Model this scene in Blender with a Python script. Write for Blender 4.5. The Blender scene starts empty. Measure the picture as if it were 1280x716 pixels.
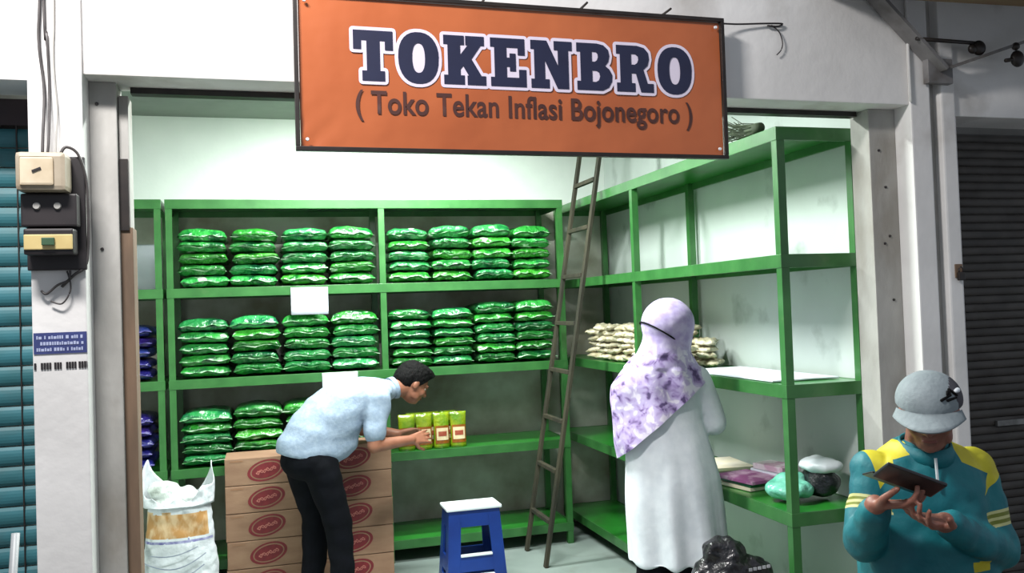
import bpy, bmesh, math, random
from mathutils import Vector, Matrix, noise
random.seed(7)
S = bpy.context.scene
COL = S.collection
R = math.radians
# ---------------------------------------------------------------- camera
F, YAW, PITCH, ROLL, H = 1090.0, R(16.07), R(1.42), R(2.0), 1.6
cd = bpy.data.cameras.new('camera'); cam = bpy.data.objects.new('camera', cd); COL.objects.link(cam)
cd.sensor_fit = 'HORIZONTAL'; cd.sensor_width = 36.0; cd.lens = F / 1280 * 36.0
cd.clip_start = 0.05; cd.clip_end = 100
fw = Vector((math.sin(YAW) * math.cos(PITCH), math.cos(YAW) * math.cos(PITCH), math.sin(PITCH)))
r0 = Vector((math.cos(YAW), -math.sin(YAW), 0)); u0 = r0.cross(fw)
rt = r0 * math.cos(ROLL) - u0 * math.sin(ROLL); up = u0 * math.cos(ROLL) + r0 * math.sin(ROLL)
cam.matrix_world = Matrix(((rt.x, up.x, -fw.x, 0), (rt.y, up.y, -fw.y, 0), (rt.z, up.z, -fw.z, H), (0, 0, 0, 1)))
S.camera = cam
# ---------------------------------------------------------------- world, lights, exposure
w = bpy.data.worlds.new('world'); S.world = w; w.use_nodes = True
w.node_tree.nodes['Background'].inputs[0].default_value = (0.80, 0.88, 1.0, 1)
w.node_tree.nodes['Background'].inputs[1].default_value = 0.42
def area(name, loc, target, size, size_y, power, col):
    l = bpy.data.lights.new(name, 'AREA'); l.shape = 'RECTANGLE'; l.size = size; l.size_y = size_y
    l.energy = power; l.color = col
    o = bpy.data.objects.new(name, l); COL.objects.link(o); o.location = loc
    o.rotation_euler = (Vector(target) - Vector(loc)).to_track_quat('-Z', 'Y').to_euler()
    return o
area('shop_tube_light', (0.75, 3.8, 2.86), (0.75, 3.8, 0), 1.2, 0.08, 118, (0.93, 1.0, 0.95))
area('shop_tube_light', (0.75, 5.05, 2.86), (0.75, 5.45, 0), 1.2, 0.08, 92, (0.93, 1.0, 0.95))
area('arcade_lamp_light', (-0.75, 1.55, 3.75), (-0.2, 3.0, 2.4), 0.7, 0.25, 125, (1.0, 0.97, 0.95))
S.view_settings.view_transform = 'Standard'; S.view_settings.look = 'None'
S.view_settings.exposure = 0.0; S.view_settings.gamma = 1.0; S.view_settings.use_curve_mapping = False
# ---------------------------------------------------------------- materials
def lin(c):
    return tuple(((x / 255) / 12.92 if x / 255 <= .04045 else ((x / 255 + .055) / 1.055) ** 2.4) for x in c)
MATS = {}
def mat(name, c1, c2=None, rough=.6, scale=8, coat=0., bump=0., bscale=40, metal=0., lo=.35, hi=.65, detail=4, stretch=(1, 1, 1), coords='Object', dirt=None, rnd=0., spec=.5, emit=0.):
    if name in MATS: return MATS[name]
    m = bpy.data.materials.new(name); m.use_nodes = True; nt = m.node_tree; N = nt.nodes; Lk = nt.links
    b = N['Principled BSDF']; b.inputs['Roughness'].default_value = rough; b.inputs['Metallic'].default_value = metal
    b.inputs['Coat Weight'].default_value = coat; b.inputs['Coat Roughness'].default_value = .15
    b.inputs['Specular IOR Level'].default_value = spec
    tc = N.new('ShaderNodeTexCoord'); mp = N.new('ShaderNodeMapping'); mp.inputs['Scale'].default_value = stretch
    Lk.new(tc.outputs[coords], mp.inputs['Vector'])
    vec = mp.outputs[0]
    if rnd:
        oi = N.new('ShaderNodeObjectInfo'); mu = N.new('ShaderNodeMath'); mu.operation = 'MULTIPLY'; mu.inputs[1].default_value = 37.0
        Lk.new(oi.outputs['Random'], mu.inputs[0]); va = N.new('ShaderNodeVectorMath'); va.operation = 'ADD'
        Lk.new(vec, va.inputs[0]); Lk.new(mu.outputs[0], va.inputs[1]); vec = va.outputs[0]
    col = None
    if c2 is None: c2 = tuple(x * .86 for x in c1)
    nz = N.new('ShaderNodeTexNoise'); nz.inputs['Scale'].default_value = scale; nz.inputs['Detail'].default_value = detail
    Lk.new(vec, nz.inputs['Vector'])
    cr = N.new('ShaderNodeValToRGB'); cr.color_ramp.elements[0].position = lo; cr.color_ramp.elements[1].position = hi
    cr.color_ramp.elements[0].color = (*lin(c1), 1); cr.color_ramp.elements[1].color = (*lin(c2), 1)
    Lk.new(nz.outputs['Fac'], cr.inputs[0]); col = cr.outputs[0]
    if dirt:   # (colour, scale, lo, hi)
        dc, ds, dl, dh = dirt
        n2 = N.new('ShaderNodeTexNoise'); n2.inputs['Scale'].default_value = ds; n2.inputs['Detail'].default_value = 6
        Lk.new(vec, n2.inputs['Vector'])
        mr = N.new('ShaderNodeMapRange'); mr.inputs[1].default_value = dl; mr.inputs[2].default_value = dh
        Lk.new(n2.outputs['Fac'], mr.inputs[0])
        mx = N.new('ShaderNodeMix'); mx.data_type = 'RGBA'; Lk.new(mr.outputs[0], mx.inputs[0]); Lk.new(col, mx.inputs[6])
        mx.inputs[7].default_value = (*lin(dc), 1); col = mx.outputs[2]
    if rnd:
        hs = N.new('ShaderNodeHueSaturation'); m1 = N.new('ShaderNodeMapRange')
        m1.inputs[3].default_value = 1 - rnd; m1.inputs[4].default_value = 1 + rnd
        Lk.new(oi.outputs['Random'], m1.inputs[0]); Lk.new(m1.outputs[0], hs.inputs['Value']); Lk.new(col, hs.inputs['Color']); col = hs.outputs[0]
    Lk.new(col, b.inputs['Base Color'])
    if bump:
        nb = N.new('ShaderNodeTexNoise'); nb.inputs['Scale'].default_value = bscale; nb.inputs['Detail'].default_value = 3
        Lk.new(vec, nb.inputs['Vector'])
        bp = N.new('ShaderNodeBump'); bp.inputs['Strength'].default_value = bump; bp.inputs['Distance'].default_value = .02
        Lk.new(nb.outputs['Fac'], bp.inputs['Height']); Lk.new(bp.outputs[0], b.inputs['Normal'])
        if coat: Lk.new(bp.outputs[0], b.inputs['Coat Normal'])
    MATS[name] = m
    return m
M_plaster = mat('outside_plaster', (226, 224, 222), (212, 210, 208), .85, 3, bump=.12, bscale=18, dirt=((150, 142, 132), 2.2, .58, .8))
M_jamb = mat('bare_jamb_plaster', (176, 174, 170), (150, 148, 143), .9, 5, bump=.25, bscale=22, dirt=((120, 112, 100), 3, .55, .75), stretch=(1, 1, .5))
M_white = mat('white_wall_paint', (226, 232, 228), (214, 222, 218), .7, 2, bump=.08, bscale=12, dirt=((170, 178, 172), 3.3, .6, .8))
M_green = mat('green_paint', (56, 112, 56), (44, 98, 46), .35, 9, coat=.3, bump=.04, bscale=30, dirt=((70, 110, 62), 12, .62, .75))
M_greenb = mat('green_board_paint', (42, 128, 44), (32, 110, 34), .3, 5, coat=.35, bump=.04, bscale=14, dirt=((62, 92, 44), 5, .6, .78))
M_floor = mat('pale_cement_floor', (150, 162, 157), (134, 146, 142), .35, 2.5, bump=.03, bscale=8, dirt=((130, 138, 132), 6, .58, .75))
M_street = mat('street_cement', (120, 118, 112), (96, 94, 90), .85, 4, bump=.2)
M_ceil = mat('ceiling_paint', (140, 143, 140), (126, 129, 126), .85, 3)
M_black = mat('black_metal', (38, 30, 26), (26, 20, 18), .45, 20)
M_card = mat('cardboard', (156, 122, 98), (142, 108, 86), .8, 7, bump=.05, bscale=60, stretch=(1, 1, 3), rnd=.05)
M_tape = mat('box_tape', (150, 112, 84), (140, 100, 76), .4, 7)
M_logo = mat('dark_red_print', (128, 36, 42), (108, 30, 38), .6, 30)
M_logo2 = mat('faded_print', (196, 126, 112), (180, 104, 96), .6, 30)
M_wood = mat('old_wood', (60, 55, 40), (38, 36, 26), .8, 12, bump=.3, bscale=30, stretch=(1, 1, .15))
M_rail = mat('brown_rail_wood', (128, 104, 84), (96, 80, 66), .85, 10, bump=.35, bscale=24, stretch=(1, 1, .2))
M_blue = mat('blue_plastic', (18, 54, 130), (14, 44, 114), .35, 5, coat=.2)
M_whiteplastic = mat('white_plastic', (226, 232, 236), (216, 222, 228), .35, 5)
M_paper = mat('paper', (228, 232, 244), (222, 226, 238), .7, 5)
M_skin = mat('brown_skin', (150, 98, 76), (134, 84, 64), .5, 18, bump=.03, bscale=120)
M_hair = mat('black_hair', (9, 8, 9), (15, 13, 14), .75, 60, bump=.5, bscale=140, stretch=(1, 1, .4), spec=.15)
M_dark = mat('black_cloth', (12, 13, 20), (8, 9, 14), .95, 14, bump=.1, spec=.15)
# ---------------------------------------------------------------- builders
def mesh_obj(name, bm, m, parent=None, smooth=False):
    me = bpy.data.meshes.new(name)
    bmesh.ops.recalc_face_normals(bm, faces=bm.faces[:]) if len(bm.faces) < 60000 else None
    bm.to_mesh(me); bm.free()
    for mm in (m if isinstance(m, (list, tuple)) else [m]): me.materials.append(mm)
    if smooth:
        for p in me.polygons: p.use_smooth = True
    o = bpy.data.objects.new(name, me); COL.objects.link(o)
    if parent: o.parent = parent
    return o
def inst(name, src, parent=None, loc=(0, 0, 0), rot=(0, 0, 0), scale=(1, 1, 1)):
    o = src.copy(); o.name = name; COL.objects.link(o); o.parent = parent
    o.location = loc; o.rotation_euler = rot; o.scale = scale
    return o
def tag(o, label=None, cat=None, group=None, kind=None):
    if label: o['label'] = label
    if cat: o['category'] = cat
    if group: o['group'] = group
    if kind: o['kind'] = kind
    return o
def empty(name, loc=(0, 0, 0), rz=0, **k):
    o = bpy.data.objects.new(name, None); COL.objects.link(o); o.location = loc; o.rotation_euler = (0, 0, rz)
    o.empty_display_size = .1
    tag(o, **k); return o
def structure(o): o['kind'] = 'structure'; return o
def add_box(bm, a, b, bevel=0., mi=0, M=None):
    x0, y0, z0 = a; x1, y1, z1 = b
    vs = [bm.verts.new(Vector(p)) for p in ((x0, y0, z0), (x1, y0, z0), (x1, y1, z0), (x0, y1, z0), (x0, y0, z1), (x1, y0, z1), (x1, y1, z1), (x0, y1, z1))]
    fs = [bm.faces.new([vs[i] for i in f]) for f in ((3, 2, 1, 0), (4, 5, 6, 7), (0, 1, 5, 4), (1, 2, 6, 5), (2, 3, 7, 6), (3, 0, 4, 7))]
    for f in fs: f.material_index = mi
    if M is not None: bmesh.ops.transform(bm, matrix=M, verts=vs)
    if bevel > 0:
        es = {e for f in fs for e in f.edges}
        bmesh.ops.bevel(bm, geom=list(es), offset=bevel, segments=2, profile=.6, affect='EDGES')
    return vs
def box(name, a, b, m, parent=None, bevel=0.):
    bm = bmesh.new(); add_box(bm, a, b, bevel); return mesh_obj(name, bm, m, parent)
def add_bar(bm, p, q, wd, th, ref=Vector((0, 0, 1)), bevel=0.):
    p = Vector(p); q = Vector(q); d = (q - p); L = d.length; d.normalize()
    x = ref.cross(d)
    if x.length < 1e-4: x = Vector((1, 0, 0)).cross(d)
    x.normalize(); y = d.cross(x)
    M = Matrix(((x.x, y.x, d.x, p.x), (x.y, y.y, d.y, p.y), (x.z, y.z, d.z, p.z), (0, 0, 0, 1)))
    add_box(bm, (-wd / 2, -th / 2, 0), (wd / 2, th / 2, L), bevel, M=M)
def bar(name, p, q, wd, th, m, parent=None, ref=Vector((0, 0, 1)), bevel=0.):
    bm = bmesh.new(); add_bar(bm, p, q, wd, th, ref, bevel); return mesh_obj(name, bm, m, parent)
def add_rings(bm, rings, n=20, cap=True, mi=0):
    """rings: (centre, a, b) half-axis vectors"""
    prev = None; first = None; out = []
    for c, a, b in rings:
        c = Vector(c); a = Vector(a); b = Vector(b)
        cur = [bm.verts.new(c + a * math.cos(2 * math.pi * i / n) + b * math.sin(2 * math.pi * i / n)) for i in range(n)]
        if prev:
            for i in range(n):
                f = bm.faces.new((prev[i], prev[(i + 1) % n], cur[(i + 1) % n], cur[i])); f.material_index = mi
        else: first = cur
        prev = cur; out += cur
    if cap:
        bm.faces.new(first[::-1]).material_index = mi; bm.faces.new(prev).material_index = mi
    return out
def frame_of(d):
    d = d.normalized(); t = Vector((0, 0, 1)) if abs(d.z) < .9 else Vector((1, 0, 0))
    x = t.cross(d).normalized(); return x, d.cross(x)
def add_tube(bm, pts, r, n=8, mi=0):
    pts = [Vector(p) for p in pts]; rings = []
    for i, p in enumerate(pts):
        d = (pts[min(i + 1, len(pts) - 1)] - pts[max(i - 1, 0)]); x, y = frame_of(d)
        rr = r[i] if isinstance(r, (list, tuple)) else r
        rings.append((p, x * rr, y * rr))
    add_rings(bm, rings, n, True, mi)
def tube(name, pts, r, m, parent=None, n=8):
    bm = bmesh.new(); add_tube(bm, pts, r, n); return mesh_obj(name, bm, m, parent, True)
def smooth_path(pts, k=6):
    pts = [Vector(p) for p in pts]; out = []
    P = [pts[0]] + pts + [pts[-1]]
    for i in range(1, len(P) - 2):
        for j in range(k):
            t = j / k; a, b, c, d = P[i - 1:i + 3]
            out.append(.5 * ((2 * b) + (c - a) * t + (2 * a - 5 * b + 4 * c - d) * t * t + (3 * b - a - 3 * c + d) * t ** 3))
    out.append(pts[-1]); return out
def add_caps(bm, p, r1, q, r2, n=16):
    p = Vector(p); q = Vector(q); d = q - p
    if d.length < 1e-5: d = Vector((0, 0, 1e-4))
    u = d.normalized(); x, y = frame_of(d); rings = []
    K = 5
    for k in range(K):
        a = -math.pi / 2 + math.pi / 2 * (k + .35) / K
        rings.append((p + u * (r1 * math.sin(a)), x * r1 * math.cos(a), y * r1 * math.cos(a)))
    rings.append((p, x * r1, y * r1)); rings.append((q, x * r2, y * r2))
    for k in range(K):
        a = math.pi / 2 * (k + .65) / K
        rings.append((q + u * (r2 * math.sin(a)), x * r2 * math.cos(a), y * r2 * math.cos(a)))
    add_rings(bm, rings, n)
def add_ell(bm, c, r, rot=None, n=20):
    M = Matrix.Translation(Vector(c)) @ (rot.to_4x4() if rot else Matrix()) @ Matrix.Diagonal((*r, 1))
    bmesh.ops.create_uvsphere(bm, u_segments=n, v_segments=n // 2 + 2, radius=1, matrix=M)
def fuse(name, bm, voxel, m, parent=None, smooth_it=6, wrinkle=None, matfn=None, cut=None, solid=0., slices=()):
    """union of closed shapes -> one continuous smooth surface"""
    o = mesh_obj(name, bm, m, None)
    md = o.modifiers.new('r', 'REMESH'); md.mode = 'VOXEL'; md.voxel_size = voxel
    if smooth_it:
        sm = o.modifiers.new('s', 'SMOOTH'); sm.factor = .5; sm.iterations = smooth_it
    dg = bpy.context.evaluated_depsgraph_get(); dg.update()
    me = bpy.data.meshes.new_from_object(o.evaluated_get(dg))
    old = o.data; o.modifiers.clear(); o.data = me; bpy.data.meshes.remove(old); me.name = name
    if not me.materials:
        for mm in (m if isinstance(m, (list, tuple)) else [m]): me.materials.append(mm)
    if wrinkle:
        nrm = [v.normal.copy() for v in me.vertices]
        for v, nn in zip(me.vertices, nrm): v.co += nn * wrinkle(v.co)
    if cut or slices:
        b = bmesh.new(); b.from_mesh(me)
        for (pc, pn) in slices: bmesh.ops.bisect_plane(b, geom=b.verts[:] + b.edges[:] + b.faces[:], plane_co=pc, plane_no=pn)
        for (pc, pn) in (cut or []):
            bmesh.ops.bisect_plane(b, geom=b.verts[:] + b.edges[:] + b.faces[:], plane_co=pc, plane_no=pn, clear_outer=True)
        b.to_mesh(me); b.free()
    if matfn:
        for p in me.polygons: p.material_index = matfn(p.center)
    for p in me.polygons: p.use_smooth = True
    if parent: o.parent = parent
    return o
def folds(amp, sc, seed=0, st=(1, 1, 1)):
    def f(c):
        q = Vector((c.x * sc * st[0] + seed, c.y * sc * st[1], c.z * sc * st[2]))
        return amp * noise.noise(q)
    return f

# ================================================================ SETTING
XR, XL, YB, ZC = 2.53, -1.15, 6.15, 2.95
structure(box('floor', (-1.25, 2.95, -.12), (2.66, 6.3, 0), M_floor))
structure(box('pavement', (-4, -2.0, -.14), (6, 2.95, -.02), M_street))
structure(box('ceiling', (-1.25, 3.1, ZC), (2.66, 6.3, ZC + .1), M_ceil))
# back wall: white paint above, bare dirty render below shelf height
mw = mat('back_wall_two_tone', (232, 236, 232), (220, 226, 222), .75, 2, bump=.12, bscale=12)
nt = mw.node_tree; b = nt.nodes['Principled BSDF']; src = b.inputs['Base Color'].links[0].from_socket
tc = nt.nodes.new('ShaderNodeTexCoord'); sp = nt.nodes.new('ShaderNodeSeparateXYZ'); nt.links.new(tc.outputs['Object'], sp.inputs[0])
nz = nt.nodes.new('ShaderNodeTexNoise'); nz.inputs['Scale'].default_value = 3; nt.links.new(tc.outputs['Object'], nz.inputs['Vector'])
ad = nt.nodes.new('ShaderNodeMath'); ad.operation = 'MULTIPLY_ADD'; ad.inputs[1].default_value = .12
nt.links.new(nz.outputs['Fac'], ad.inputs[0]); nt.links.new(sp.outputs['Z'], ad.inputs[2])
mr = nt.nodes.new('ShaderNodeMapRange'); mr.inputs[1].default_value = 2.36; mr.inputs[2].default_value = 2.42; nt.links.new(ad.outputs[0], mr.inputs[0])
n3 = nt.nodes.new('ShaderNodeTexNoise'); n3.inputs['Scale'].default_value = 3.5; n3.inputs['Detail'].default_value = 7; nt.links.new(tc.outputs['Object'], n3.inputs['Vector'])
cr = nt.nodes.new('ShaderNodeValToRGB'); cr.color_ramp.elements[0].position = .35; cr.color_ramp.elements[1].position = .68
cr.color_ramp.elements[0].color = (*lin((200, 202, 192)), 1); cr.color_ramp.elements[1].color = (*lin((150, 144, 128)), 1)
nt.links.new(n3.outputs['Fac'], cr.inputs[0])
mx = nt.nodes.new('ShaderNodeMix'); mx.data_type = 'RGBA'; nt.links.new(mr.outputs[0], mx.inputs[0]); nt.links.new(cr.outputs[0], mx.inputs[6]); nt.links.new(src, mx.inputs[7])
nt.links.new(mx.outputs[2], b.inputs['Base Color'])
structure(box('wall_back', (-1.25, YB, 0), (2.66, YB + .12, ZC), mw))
M_white2 = mat('white_board_wall', (200, 208, 205), (190, 198, 195), .6, 2, bump=.05, bscale=8, dirt=((140, 150, 145), 4.5, .6, .8)); structure(box('wall_right', (XR, 3.1, 0), (XR + .12, YB, ZC), M_white2))
structure(box('wall_left', (XL - .1, 3.31, 0), (XL, YB, ZC), M_white))
# front wall of the arcade
ZT = 2.36
structure(box('lintel', (-.505, 2.9, ZT), (2.52, 3.1, 4.2), M_plaster, bevel=.004))
structure(box('wall_front_left_upper', (-3.2, 2.9, 2.335), (-.655, 3.1, 4.2), M_plaster, bevel=.004))
structure(box('pillar_left', (-.655, 2.88, -.02), (-.505, 3.1, 4.2), M_plaster, bevel=.005))
structure(box('jamb_left', (-.505, 2.985, -.02), (-.425, 3.1, ZT), M_jamb, bevel=.003))
structure(box('jamb_right', (2.392, 2.985, -.02), (2.52, 3.1, ZT), M_jamb, bevel=.003))
structure(box('pillar_right', (2.52, 2.89, -.02), (2.615, 3.1, 4.2), M_plaster, bevel=.006))
structure(box('pillar_right_groove', (2.615, 2.93, -.02), (2.665, 3.1, 4.2), M_jamb))
structure(box('pillar_right_strip', (2.665, 2.885, -.02), (2.735, 3.1, 4.2), M_plaster, bevel=.008))
structure(box('wall_front_right_upper', (2.735, 2.9, 2.32), (6, 3.1, 4.2), M_plaster, bevel=.004))
structure(box('wall_front_left_back', (-3.2, 3.22, -.02), (-.5, 3.3, 2.5), M_jamb))
structure(box('wall_front_right_back', (2.66, 3.22, -.02), (6, 3.3, 2.5), M_jamb))
r_ = tag(empty('door_rail', (-.41, 3.055, 0)), 'brown timber door rail lining the left side of the shop opening', 'door rail')
box('rail_board', (-.016, -.045, 0), (.022, .04, 1.9), M_rail, r_, .003); box('rail_top', (-.013, -.045, 1.9), (.016, .04, 2.324), M_jamb, r_, .003)
box('iron_plate', (-.018, -.052, 1.89), (.012, -.0455, 2.12), M_black, r_, .001)
o = box('shutter_box', (-.39, 3.04, 2.340), (2.38, 3.085, 2.359), M_black); tag(o, 'thin dark shutter slot strip under the grey concrete lintel', 'door track')

# roller doors, slat by slat
def slat_mesh(L, h, depth):
    bm = bmesh.new(); prof = []
    for k in range(7):
        t = k / 6; prof.append((-depth * math.sin(math.pi * t) ** .7 if 0 < t < 1 else 0, t * h * .93))
    prof += [(.006, h * .93), (.006, 0)]
    A = [bm.verts.new((0, y, z)) for y, z in prof]; B = [bm.verts.new((L, y, z)) for y, z in prof]
    n = len(prof)
    for i in range(n): bm.faces.new((A[i], A[(i + 1) % n], B[(i + 1) % n], B[i]))
    bm.faces.new(A[::-1]); bm.faces.new(B); return bm
M_teal = mat('teal_door_paint', (52, 112, 122), (44, 98, 104), .5, 6, dirt=((60, 92, 96), 5, .55, .75), stretch=(1, 1, 2), rnd=.06)
M_dkslat = mat('dark_shutter_paint', (72, 68, 64), (56, 53, 50), .6, 6, dirt=((48, 42, 38), 5, .5, .7), rnd=.08)
d1 = tag(empty('roller_door', (-2.05, 3.14, 0)), 'closed teal roller door left of the shopfront pillar', 'roller door')
s = mesh_obj('slat', slat_mesh(1.39, .064, .009), M_teal, d1); s.location = (0, 0, 0)
for k in range(1, 35): inst('slat', s, d1, (0, 0, k * .064))
box('housing_and_shade', (0, -.015, 2.245), (1.39, .06, 2.33), mat('maroon_housing_and_shade', (52, 36, 40), (36, 28, 32), .6), d1)  # maroon housing carried down to stand in for shadow on the door top
box('side_seam', (1.303, -.0125, 0), (1.307, -.004, 2.29), M_black, d1)
d2 = tag(empty('roller_door', (2.74, 3.14, 0)), 'dark grey roller door behind the seated man', 'roller door')
s = mesh_obj('slat', slat_mesh(2.6, .036, .007), M_dkslat, d2)
for k in range(1, 64): inst('slat', s, d2, (0, 0, k * .036))
box('shutter_handle', (.36, -.022, 1.005), (.52, -.0075, 1.03), mat('worn_steel', (132, 132, 130), (104, 104, 102), .4, 20, metal=.3), d2, .002)
# ================================================================ SHELVING
LV = [2.325, 1.785, 1.235, .70, .14]     # shelf surfaces
def post_bm(h, w=.038):
    bm = bmesh.new(); add_box(bm, (0, 0, 0), (w, .006, h)); add_box(bm, (0, .006, 0), (.006, w, h)); return bm
def shelf_unit(name, x0, x1, y0, y1, posts_f, posts_b, label, front='-y', edge=.055):
    u = tag(empty(name, (x0, y0, 0)), label, 'shelf', 'green metal shelving units')
    for (px, py) in posts_f + posts_b:
        bm = bmesh.new(); sx = 1; w = .038
        add_box(bm, (-w / 2, -w / 2, 0), (w / 2, -w / 2 + .012, LV[0] - .002)); add_box(bm, (-w / 2, -w / 2 + .012, 0), (-w / 2 + .012, w / 2, LV[0] - .002))
        p = mesh_obj('post', bm, M_green, u); p.location = (px - x0, py - y0, 0)
    for k, z in enumerate(LV):
        b_ = box('shelf_board', (.014, .014, z - .018), (x1 - x0 - .014, y1 - y0 - .014, z), M_greenb, u)
        for a, c in (((0, 0), (x1 - x0, .012)), ((0, y1 - y0 - .012), (x1 - x0, y1 - y0)), ((0, .012), (.012, y1 - y0 - .012)), ((x1 - x0 - .012, .012), (x1 - x0, y1 - y0 - .012))):
            box('edge_beam', (a[0], a[1], z - edge), (c[0], c[1], z + .002), M_green, u, .002)
    return u
h = .022
shelf_unit('shelving_unit', XL + .02, -.565, 5.6, 6.1, [(-.565 - h, 5.6 + h), (XL + .05, 5.6 + h)], [(-.565 - h, 6.1 - h), (XL + .05, 6.1 - h)], 'narrow green shelf unit at far left holding blue packs')
shelf_unit('shelving_unit', -.545, 1.99, 5.6, 6.1, [(-.545 + h, 5.6 + h), (.755, 5.6 + h), (1.99 - h, 5.6 + h)], [(-.545 + h, 6.1 - h), (.755, 6.1 - h), (1.99 - h, 6.1 - h)], 'wide green shelf unit on the back wall stacked with green packs')
shelf_unit('shelving_unit', 2.1, 2.51, 3.2, 6.12, [(2.1 + h, 3.2 + h), (2.1 + h, 4.72), (2.1 + h, 6.12 - h)], [(2.51 - h, 3.2 + h), (2.51 - h, 4.72), (2.51 - h, 6.12 - h)], 'green shelf unit along the right wall, mostly empty')

# ---------------------------------------------------------------- packs
def pack_mat(name, a, b_, c, vals):
    m = bpy.data.materials.new(name); m.use_nodes = True; nt = m.node_tree; N = nt.nodes; Lk = nt.links; B = N['Principled BSDF']
    tc = N.new('ShaderNodeTexCoord'); oi = N.new('ShaderNodeObjectInfo'); mu = N.new('ShaderNodeMath'); mu.operation = 'MULTIPLY'; mu.inputs[1].default_value = 53
    Lk.new(oi.outputs['Random'], mu.inputs[0]); va = N.new('ShaderNodeVectorMath'); va.operation = 'ADD'; Lk.new(tc.outputs['Object'], va.inputs[0]); Lk.new(mu.outputs[0], va.inputs[1])
    mp = N.new('ShaderNodeMapping'); mp.inputs['Scale'].default_value = (1, 1, 2.2); Lk.new(va.outputs[0], mp.inputs[0])
    nz = N.new('ShaderNodeTexNoise'); nz.inputs['Scale'].default_value = 9; nz.inputs['Detail'].default_value = 2; Lk.new(mp.outputs[0], nz.inputs['Vector'])
    cr = N.new('ShaderNodeValToRGB'); E = cr.color_ramp.elements; E[0].position = .36; E[0].color = (*lin(a), 1); E[1].position = .5; E[1].color = (*lin(b_), 1)
    e = E.new(.66); e.color = (*lin(b_), 1); e = E.new(.72); e.color = (*lin(c), 1)
    Lk.new(nz.outputs['Fac'], cr.inputs[0])
    hs = N.new('ShaderNodeHueSaturation'); m1 = N.new('ShaderNodeMapRange'); m1.inputs[3].default_value = vals[0]; m1.inputs[4].default_value = vals[1]
    Lk.new(oi.outputs['Random'], m1.inputs[0]); Lk.new(m1.outputs[0], hs.inputs['Value'])
    m2 = N.new('ShaderNodeMapRange'); m2.inputs[3].default_value = .475; m2.inputs[4].default_value = .52
    fr = N.new('ShaderNodeMath'); fr.operation = 'FRACT'; Lk.new(mu.outputs[0], fr.inputs[0]); Lk.new(fr.outputs[0], m2.inputs[0]); Lk.new(m2.outputs[0], hs.inputs['Hue'])
    Lk.new(cr.outputs[0], hs.inputs['Color']); Lk.new(hs.outputs[0], B.inputs['Base Color'])
    B.inputs['Roughness'].default_value = .3; B.inputs['Coat Weight'].default_value = .7; B.inputs['Coat Roughness'].default_value = .12
    nb = N.new('ShaderNodeTexNoise'); nb.inputs['Scale'].default_value = 22; nb.inputs['Detail'].default_value = 3; Lk.new(va.outputs[0], nb.inputs['Vector'])
    bp = N.new('ShaderNodeBump'); bp.inputs['Strength'].default_value = .9; bp.inputs['Distance'].default_value = .03; Lk.new(nb.outputs['Fac'], bp.inputs['Height'])
    Lk.new(bp.outputs[0], B.inputs['Normal']); Lk.new(bp.outputs[0], B.inputs['Coat Normal'])
    return m
M_pack = pack_mat('green_pack_film', (14, 92, 46), (46, 146, 62), (200, 230, 200), (.60, 1.18))
M_packb = pack_mat('blue_pack_film', (16, 18, 74), (34, 34, 116), (150, 140, 190), (.7, 1.1))
M_seam = mat('pack_seam_highlight', (190, 218, 188), (70, 140, 78), .3, 20, coat=.5, lo=.4, hi=.55, rnd=.1)  # highlight streaks along the seams are put into this paler colour
M_seamb = mat('blue_pack_seam', (120, 112, 168), (50, 48, 120), .3, 20, coat=.5, rnd=.1)
def pack_mesh(seed, w, d, t, dome=0.):
    rnd = random.Random(seed); bm = bmesh.new(); nx, ny = 17, 17
    ph = [rnd.uniform(0, 6.3) for _ in range(8)]
    def pt(i, j, s):
        u = -1 + 2 * i / nx; v = -1 + 2 * j / ny
        pr = max(0, (1 - abs(u) ** 7)) ** .36 * max(0, (1 - abs(v) ** 8)) ** .34
        x = u * w / 2 * (1 - .05 * (1 - abs(v)) * (abs(u) > .9) + .015 * math.sin(3 * v + ph[0])); y = v * d / 2 * (1 + .02 * math.sin(4 * u + ph[1]))
        e = (1 - pr)
        wr = .07 * math.sin(9 * u + 3 * v + ph[2]) + .06 * math.sin(13 * v - 4 * u + ph[3]) + .1 * e * math.sin(17 * u + ph[4]) + .1 * e * math.sin(19 * v + ph[5])
        z = s * t / 2 * pr * (1 - abs(wr) * .5)
        droop = -.006 * (abs(u) ** 4) + .09 * t * e * math.sin(6 * u + ph[6])
        nz_ = noise.noise(Vector((u * 2.2 + seed, v * 2.2, s * 3))) * .010 + noise.noise(Vector((u * 5 + seed, v * 5, s * 3 + 9))) * .005
        z += nz_ * pr * .6; droop += .004 * noise.noise(Vector((u * 3 + seed * 2, v * 3, 4)))
        if s > 0: z *= 1 + dome * (1 - u * u)
        return Vector((x, y, z + droop))
    top = {}; bot = {}
    for i in range(nx + 1):
        for j in range(ny + 1):
            top[i, j] = bm.verts.new(pt(i, j, 1))
            bot[i, j] = top[i, j] if i in (0, nx) or j in (0, ny) else bm.verts.new(pt(i, j, -1))
    for i in range(nx):
        for j in range(ny):
            bm.faces.new((top[i, j], top[i + 1, j], top[i + 1, j + 1], top[i, j + 1]))
            bm.faces.new((bot[i, j], bot[i, j + 1], bot[i + 1, j + 1], bot[i + 1, j]))
    # crimped seam along the front and back ends
    for j0, sg in ((0, -1), (ny, 1)):
        a = [top[i, j0] for i in range(nx + 1)]
        c = [bm.verts.new(v.co + Vector((0, sg * (.010 + .005 * rnd.random()), .009 * noise.noise(Vector((i * .45, seed, sg))) - .004))) for i, v in enumerate(a)]
        for i in range(nx):
            f = bm.faces.new((a[i], a[i + 1], c[i + 1], c[i])); f.material_index = 1
    return bm
PM = {}
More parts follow.
